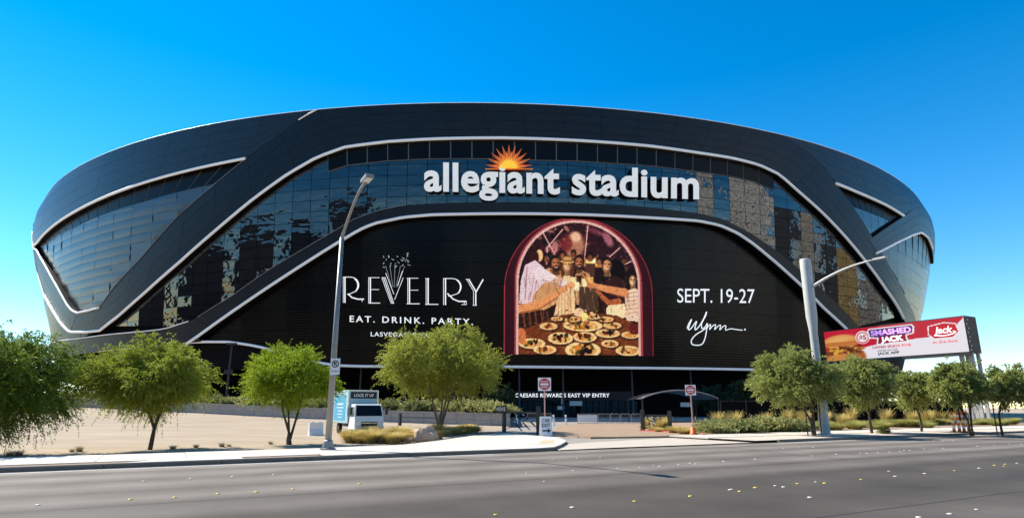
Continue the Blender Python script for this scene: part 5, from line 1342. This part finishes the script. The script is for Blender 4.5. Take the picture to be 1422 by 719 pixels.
for s_ in (-1, 1):
    MB().add([(s_ * (cwid + .004), cab_y0 + .22, ZC + .82), (s_ * (cwid + .004), cab_y1 - .22, ZC + .82), (s_ * (cwid - .055), cab_y1 - .25, ZC + 1.38), (s_ * (cwid - .055), cab_y0 + .42, ZC + 1.38)], [(0, 1, 2, 3) if s_ < 0 else (3, 2, 1, 0)]).build('side_window', m_tglass, cab)
    MB().box((s_ * .70, cab_y0 - .03, ZC + .33), (.34, .06, .17)).build('headlight', mat('headlight', (.75, .75, .72), .15), cab)
    MB().box((s_ * .74, cab_y0 - .045, ZC + .12), (.2, .03, .1)).build('fog_lamp', m_chrome, cab)
    mr_ = MB().box((s_ * (cwid + .22), cab_y0 + .12, ZC + 1.12), (.16, .1, .42)).build('mirror', m_trim, cab)
    MB().tube([(s_ * (cwid - .02), cab_y0 + .25, ZC + 1.35), (s_ * (cwid + .22), cab_y0 + .14, ZC + 1.32)], .018, 5).build('mirror_arm', m_trim, mr_)
    MB().box((s_ * (cwid - .1), cab_y0 + .05, ZC + .9), (.012, .01, .4)).build('pillar_seam', m_trim, cab)
MB().box((0, cab_y0 - .035, ZC + .30), (1.02, .05, .36)).build('grille', m_trim, cab)
MB().box((0, cab_y0 - .055, ZC + .40), (1.0, .03, .035)).build('grille_bar', m_chrome, cab)
bp_ = MB().box((0, cab_y0 - .06, ZC + .06), (1.86, .16, .24)).build('bumper', m_tw, trk); MB().box((0, cab_y0 - .15, ZC + .04), (.9, .03, .15)).build('air_intake', m_trim, bp_)
MB().box((0, cab_y0 - .155, ZC + .16), (.3, .012, .09)).build('number_plate', m_white, bp_)
MB().add([wp(-.5, .0, .02), wp(-.47, .0, .02), wp(-.05, .3, .02), wp(-.08, .3, .02)], [(0, 1, 2, 3)]).build('wiper', m_trim, cab)
for x_, y_ in ((-.78, cab_y0 + .72), (.78, cab_y0 + .72), (-.76, by1 - 1.1), (.76, by1 - 1.1)):
    b = MB(); prf = [(.16, -.11), (.34, -.11), (.39, -.07), (.39, .07), (.34, .11), (.16, .11)]; nn_ = 18
    b.add([(x_ + q_, y_ + r_ * math.cos(2 * PI * k / nn_), .39 + r_ * math.sin(2 * PI * k / nn_)) for r_, q_ in prf for k in range(nn_)], [(i * nn_ + k, i * nn_ + (k + 1) % nn_, (i + 1) * nn_ + (k + 1) % nn_, (i + 1) * nn_ + k) for i in range(5) for k in range(nn_)])
    wl = b.build('wheel', m_tyre, trk, True)
    MB().tube([(x_ - .09, y_, .39), (x_ + .09, y_, .39)], .20, 14).build('rim', m_chrome, wl)
# white plastic barrier left of the truck
x, y, z = lotbase(438, 604); wb = thing('plastic_barrier', 'white plastic barrier block standing left of the truck', 'barrier', (x, y, z + .01), .5)
b = MB(); pr = [(-.32, 0), (.32, 0), (.30, .12), (.14, .42), (.11, .78), (-.11, .78), (-.14, .42), (-.30, .12)]
b.add([(-.42, p[0], p[1]) for p in pr] + [(.42, p[0] * 1.0, p[1]) for p in pr], [tuple(range(7, -1, -1)), tuple(range(8, 16))] + [(i, (i + 1) % 8, 8 + (i + 1) % 8, 8 + i) for i in range(8)]); b.build('body', m_white, wb)
for x_ in (-.22, .22): MB().box((x_, 0, .80), (.14, .1, .05)).build('lug', m_white, wb)

# ================================================================== BILLBOARD
def bpt(u, v_, dep_):                             # pixel at a given camera depth
    d = ray(u, v_); k_ = dep_ / (d[1] * CT + d[2] * ST); return Vector((d[0] * k_, d[1] * k_, EYE + d[2] * k_))
TR, BR = bpt(1342, 436, 69.5), bpt(1347, 489, 69.5); TL = bpt(1145.7, 454.5, 84.5); BL = bpt(1148, 497, 84.5)
zt_, zb_ = TR.z, BR.z; PR = Vector((BR.x, BR.y, 0)); PL = Vector((BL.x, BL.y, 0)); LW_ = (PR - PL).length; HB_ = zt_ - zb_
print('billboard', LW_, HB_, TL.z, BL.z, zt_, zb_)
bb = thing('billboard', 'red and white digital burger billboard on steel posts by the stadium', 'billboard', (PL.x, PL.y, 0), math.atan2(PR.y - PL.y, PR.x - PL.x))
# local: x along the face, -y towards the viewer
MB().box((LW_ / 2, 1.35, (zt_ + zb_) / 2), (LW_, 2.6, HB_)).build('cabinet', m_dsteel, bb)
BOX = bb.children[0]
MB().box((LW_ / 2, .02, zb_ - .16), (LW_ + .1, .5, .28)).build('catwalk', m_dsteel, bb)
for k in range(8): MB().box((LW_ + .02, .35 + (k % 2) * .3, zb_ + .3 + k * HB_ / 8.5), (.03, .22, .18)).build('side_vent', mat('vent_grey', (.5, .5, .5), .5), BOX)
cb2 = Canvas(0, 959, 0, 719, 2, 2)
nx_, ny_ = 220, 64
cv2 = Canvas(0, 18.0, 0, 4.4, nx_, ny_)
# colours: x 0..18 left to right, y 0..4.4 top to bottom
cv2.c[:] = np.array((236, 232, 240)) / 255.
cv2.poly([(0, 0), (18, 0), (18, .15), (17.2, .9), (15.8, 1.9), (13.6, 2.2), (11.5, 2.25), (8.5, 2.35), (5.5, 2.8), (5.5, 4.4), (0, 4.4)], (196, 30, 54))
cv2.poly([(3.6, 4.4), (4.2, 3.4), (6.5, 2.75), (9, 2.4), (9, 4.4)], (236, 232, 240))
cv2.ell(2.6, 4.0, 3.1, 1.5, (168, 92, 44), 0, 1, .1)
cv2.ell(2.4, 1.7, 2.6, 1.05, (214, 142, 74), 0, 1, .1); cv2.ell(2.2, 1.35, 1.9, .5, (236, 180, 110), -5, .8, .3); cv2.poly([(0, 1.7), (5.0, 1.7), (4.9, 2.2), (0, 2.3)], (196, 116, 56))
r2 = random.Random(5)
for _ in range(70): cv2.ell(r2.uniform(0, 5.6), r2.uniform(2.3, 3.5), r2.uniform(.15, .5), r2.uniform(.08, .25), r2.choice([(92, 44, 20), (140, 76, 34), (232, 180, 60), (120, 60, 28), (70, 34, 18), (190, 130, 60)]), r2.uniform(-20, 20), .9, .05)
cv2.ell(2.4, 4.2, 2.5, .7, (206, 134, 70), 0, 1, .1)
for cx_, cy_, rx_, ry_, cl in ((5.55, 1.35, 1.0, .92, (246, 240, 244)), (5.55, 1.38, .86, .78, (196, 30, 54)), (5.55, 1.38, .72, .64, (250, 246, 248))): cv2.ell(cx_, cy_, rx_, ry_, cl, 0, 1, .05)
def rrect(x0, y0, x1, y1, r_, cl): cv2.line([(x0 + r_, (y0 + y1) / 2), (x1 - r_, (y0 + y1) / 2)], y1 - y0, cl)
cv2.poly([(6.5, .25), (12.1, .25), (12.35, .6), (12.2, 1.5), (11.3, 1.65), (11.4, 2.55), (7.3, 2.6), (7.5, 1.75), (6.4, 1.6), (6.3, .6)], (250, 246, 250))
cv2.poly([(6.6, .38), (12.0, .38), (12.15, .6), (12.0, 1.38), (11.1, 1.5), (11.2, 2.42), (7.5, 2.46), (7.7, 1.62), (6.55, 1.45), (6.45, .6)], (96, 44, 110))
cv2.poly([(7.75, 1.55), (11.05, 1.5), (11.15, 2.38), (7.6, 2.42)], (150, 18, 40))
cv2.poly([(13.9, .75), (15.8, .45), (17.1, .72), (17.35, 1.9), (16.6, 2.5), (14.4, 2.5), (13.8, 1.9)], (250, 244, 246)); cv2.poly([(14.02, .85), (15.8, .57), (17.0, .82), (17.22, 1.85), (16.52, 2.38), (14.45, 2.38), (13.93, 1.85)], (206, 24, 48))
gx, gy_ = cv2.x / 18 * LW_, zt_ - .1 - cv2.y / 4.4 * (HB_ - .2)
c2 = np.clip(cv2.c, 0, 1); l2 = np.where(c2 <= .04045, c2 / 12.92, ((c2 + .055) / 1.055) ** 2.4)
face = colour_grid('display_face', np.stack([gx * .995 + .04, np.full_like(gx, -.02), gy_], -1), l2, np.ones(gx.shape, bool), .55, bb)
def btext(s_, x0, x1, ybase, cap, col_, weight=.02, shear=0.0, nm='lettering'):
    m_ = mat('ad_' + nm + str(col_), srgb(*col_), .5, emit=.5); k_ = LW_ / 18; ky = (HB_ - .2) / 4.4
    return text_flat(s_, (x0 * k_, -.05, zt_ - .1 - ybase * ky), (1, 0, 0), (0, 0, 1), (x1 - x0) * k_, cap * ky, m_, face, nm, weight, 1.0, shear)
btext('$5', 5.05, 6.1, 1.75, .72, (170, 20, 45), .04); btext('SMASHED', 6.75, 11.9, 1.32, .78, (196, 150, 220), .04); btext('JACK', 7.95, 10.85, 2.28, .72, (250, 246, 248), .05)
btext('OFFER ENDS 9/18', 6.7, 11.6, 3.12, .34, (176, 24, 50), .025); btext('ORDER ON THE', 7.3, 9.9, 3.55, .2, (60, 30, 40), .02); btext('JACK APP', 7.3, 10.1, 4.02, .36, (40, 24, 34), .035)
btext('Jack', 14.5, 16.6, 1.85, .85, (250, 246, 248), .02, .25); btext('in the box', 14.2, 17.0, 3.1, .38, (176, 24, 50), .012)
b = MB(); k_ = LW_ / 18; ky = (HB_ - .2) / 4.4
vs_, fs_ = ribbon([(p[0] * k_, zt_ - .1 - p[1] * ky) for p in smooth_path([(14.5, 2.0), (15.2, 2.15), (16.2, 2.1), (16.9, 1.85), (16.6, 1.7)], 5)], .10); b.add([(p[0], -.05, p[1]) for p in vs_], fs_); b.build('logo_swash', MATS['ad_lettering(250, 246, 248)'], face)
# posts
for x_, w__ in ((LW_ * .93, .42), (LW_ * .99, .34)):
    for y_ in (.7, 2.1): MB().box((x_, y_, zb_ / 2 - .2), (w__, w__ * .8, zb_ + .4)).build('post', mat('post_grey', (.42, .42, .40), .5, metal=.2), bb)
for x_ in (LW_ * .35,):
    for y_ in (.7, 2.1): MB().box((x_, y_, zb_ / 2 - .2), (.4, .34, zb_ + .4)).build('post', MATS['post_grey'], bb)

# ================================================================== ROAD MARKERS
m_my = mat('marker_yellow', (.75, .52, .04), .4, emit=0); m_mw = mat('marker_white', (.62, .58, .48), .6)
def marker_mesh(nm, m_):
    b = MB(); prf = [(.065, 0), (.062, .008), (.045, .018), (0.0, .021)]; b.lathe(prf, n=10); return b
A7 = lambda x, y: (x / 2.844, 600 + y / 2.844)
A8 = lambda x, y: (1000 + x / 3.37, 560 + y / 3.37)
A9 = lambda x, y: (680 + x / 3.008, 480 + y / 3.008)
YEL = [A7(515, 265), A7(690, 257), A7(860, 243), A7(1012, 236), A7(1157, 224), A7(1420, 204), A9(25, 705), A9(605, 649), A9(838, 628), A9(1045, 607), A9(1108, 592), A8(90, 412), A8(165, 394), A8(362, 375), A8(490, 373), A8(660, 356), A8(1097, 314), A8(1285, 289), A8(1335, 284), A8(1328, 293)]
WHI = [A7(567, 193), A7(753, 184), A7(918, 175), A7(1080, 167), A7(150, 287), A9(263, 475), A9(365, 470), A9(463, 466), A9(535, 511), A9(628, 508), A9(685, 499), A9(710, 503), A9(790, 497), A9(838, 490), A9(860, 493), A9(978, 482), A9(1110, 473), A9(348, 521), A9(155, 533), A9(228, 566), A9(345, 675), A9(1010, 600), A8(18, 271), A8(165, 261), A8(297, 210), A8(372, 207), A8(437, 204), A8(430, 245), A8(545, 237), A8(657, 232), A8(688, 233), A8(740, 231), A8(793, 227), A8(843, 224), A8(862, 219), A8(890, 220), A8(955, 212), A8(1045, 209), A8(1205, 200), A8(1283, 195), A8(1355, 190), A8(1410, 190), A8(1000, 177), A8(1043, 176), A8(1090, 174), A8(258, 385), A8(297, 391), A8(447, 367), A8(820, 341), A8(958, 328), A8(1213, 303), A8(1390, 279), A8(420, 440), A8(1075, 517), A8(1200, 496), A8(930, 533), A8(790, 317), A8(45, 404)]
for L_, m_, lab, grp in ((YEL, m_my, 'small round yellow lane marker on the asphalt road', 'yellow lane markers on the road'), (WHI, m_mw, 'small round white lane marker on the asphalt road', 'white lane markers on the road')):
    pr_ = None
    for (u, v_) in L_:
        x, y = gz(u, v_)
        if pr_ is None: pr_ = marker_mesh('lane_marker', m_).build('lane_marker', m_, None, True); o = pr_
        else: o = pr_.copy(); COL.objects.link(o)
        o.location = (x, y, .004); k_ = rnd.uniform(.5, .75); o.scale = (k_, k_, k_); tag(o, lab, 'lane marker', grp)

# ================================================================== UNSEEN HOTELS ACROSS THE ROAD (placed for their reflections in the glass)
def hotel(label, x, y, w_, d_, h_, rz, wallc, winc, nfl, nbay):
    t_ = thing('unseen_hotel', label, 'building', (x, y, -.3), rz, 'unseen hotel towers placed for the stadium glass reflections')
    MB().box((0, 0, h_ / 2), (w_, d_, h_)).build('wall', mat('hotel_wall_%d' % int(x), wallc, .8), t_)
    MB().box((0, 0, h_ + 1.5), (w_ * .6, d_ * .7, 3)).build('roof_plant', mat('roof_plant', (.3, .3, .3), .8), t_)
    m_ = mat('hotel_window_%d' % int(x), winc, .15)
    for k in range(nfl):
        b = MB()
        for j in range(nbay): b.box((-w_ / 2 + w_ * (j + .5) / nbay, d_ / 2 + .02, 4 + (h_ - 6) * (k + .5) / nfl), (w_ / nbay * .62, .1, (h_ - 6) / nfl * .55))
        b.build('window_row', m_, t_)['kind'] = 'stuff'
W0, W1 = (.02, .025, .03), (.03, .03, .035)
for x_, y_, w_, h_, wc, gc, nf, nb, lab in [
    (-368, 62, 62, 48, (.14, .11, .085), W0, 9, 10, 'unseen brown warehouse hotel mirrored lowest at the left end of the stadium glass'),
    (-332, -16, 66, 66, (.10, .085, .07), W0, 12, 11, 'unseen dark brown hotel tower mirrored second from the left in the stadium glass'),
    (-292, -78, 56, 74, (.17, .14, .12), W0, 14, 10, 'unseen tan hotel tower mirrored third from the left in the stadium glass'),
    (-240, -124, 60, 70, (.09, .08, .08), W0, 13, 12, 'unseen charcoal hotel tower mirrored behind the street lamp head'),
    (-180, -160, 56, 84, (.20, .18, .16), W0, 16, 12, 'unseen taupe hotel tower mirrored left of the name letters'),
    (-90, -200, 90, 62, (.08, .075, .075), W0, 10, 16, 'unseen dark wide hotel mirrored behind the first name letters'),
    (20, -215, 80, 60, (.42, .38, .34), W1, 10, 14, 'unseen grey hotel mirrored behind the middle name letters'),
    (118, -190, 80, 66, (.14, .12, .11), W0, 11, 14, 'unseen brown hotel mirrored behind the last name letters'),
    (205, -140, 50, 70, (.30, .27, .24), W1, 11, 9, 'unseen stone hotel mirrored just right of the name letters'),
    (268, -84, 26, 150, (.80, .77, .70), W1, 30, 4, 'unseen narrow white hotel wing mirrored as a strip of dots right of the name'),
    (312, -30, 62, 150, (.85, .82, .76), W1, 30, 9, 'unseen white hotel tower mirrored as wavy pale lines in the right stadium glass'),
    (340, 18, 26, 100, (.05, .05, .05), W0, 18, 5, 'unseen black narrow tower mirrored right of the wavy pale lines'),
    (352, 54, 40, 96, (.55, .50, .42), W1, 16, 7, 'unseen beige hotel tower mirrored low in the right stadium glass'),
    (364, 92, 30, 80, (.05, .045, .045), W0, 13, 5, 'unseen black hotel slab mirrored above the billboard'),
    (372, 130, 36, 76, (.48, .33, .12), (.12, .08, .03), 12, 6, 'unseen gold hotel tower mirrored at the right end of the stadium glass'),
    (378, 182, 56, 60, (.34, .30, .26), W0, 10, 9, 'unseen grey hotel block mirrored last at the right end of the stadium glass')]:
    hotel(lab, x_, y_, w_, 24, h_, math.atan2(110 - y_, 0 - x_) - PI / 2, wc, gc, nf, nb)
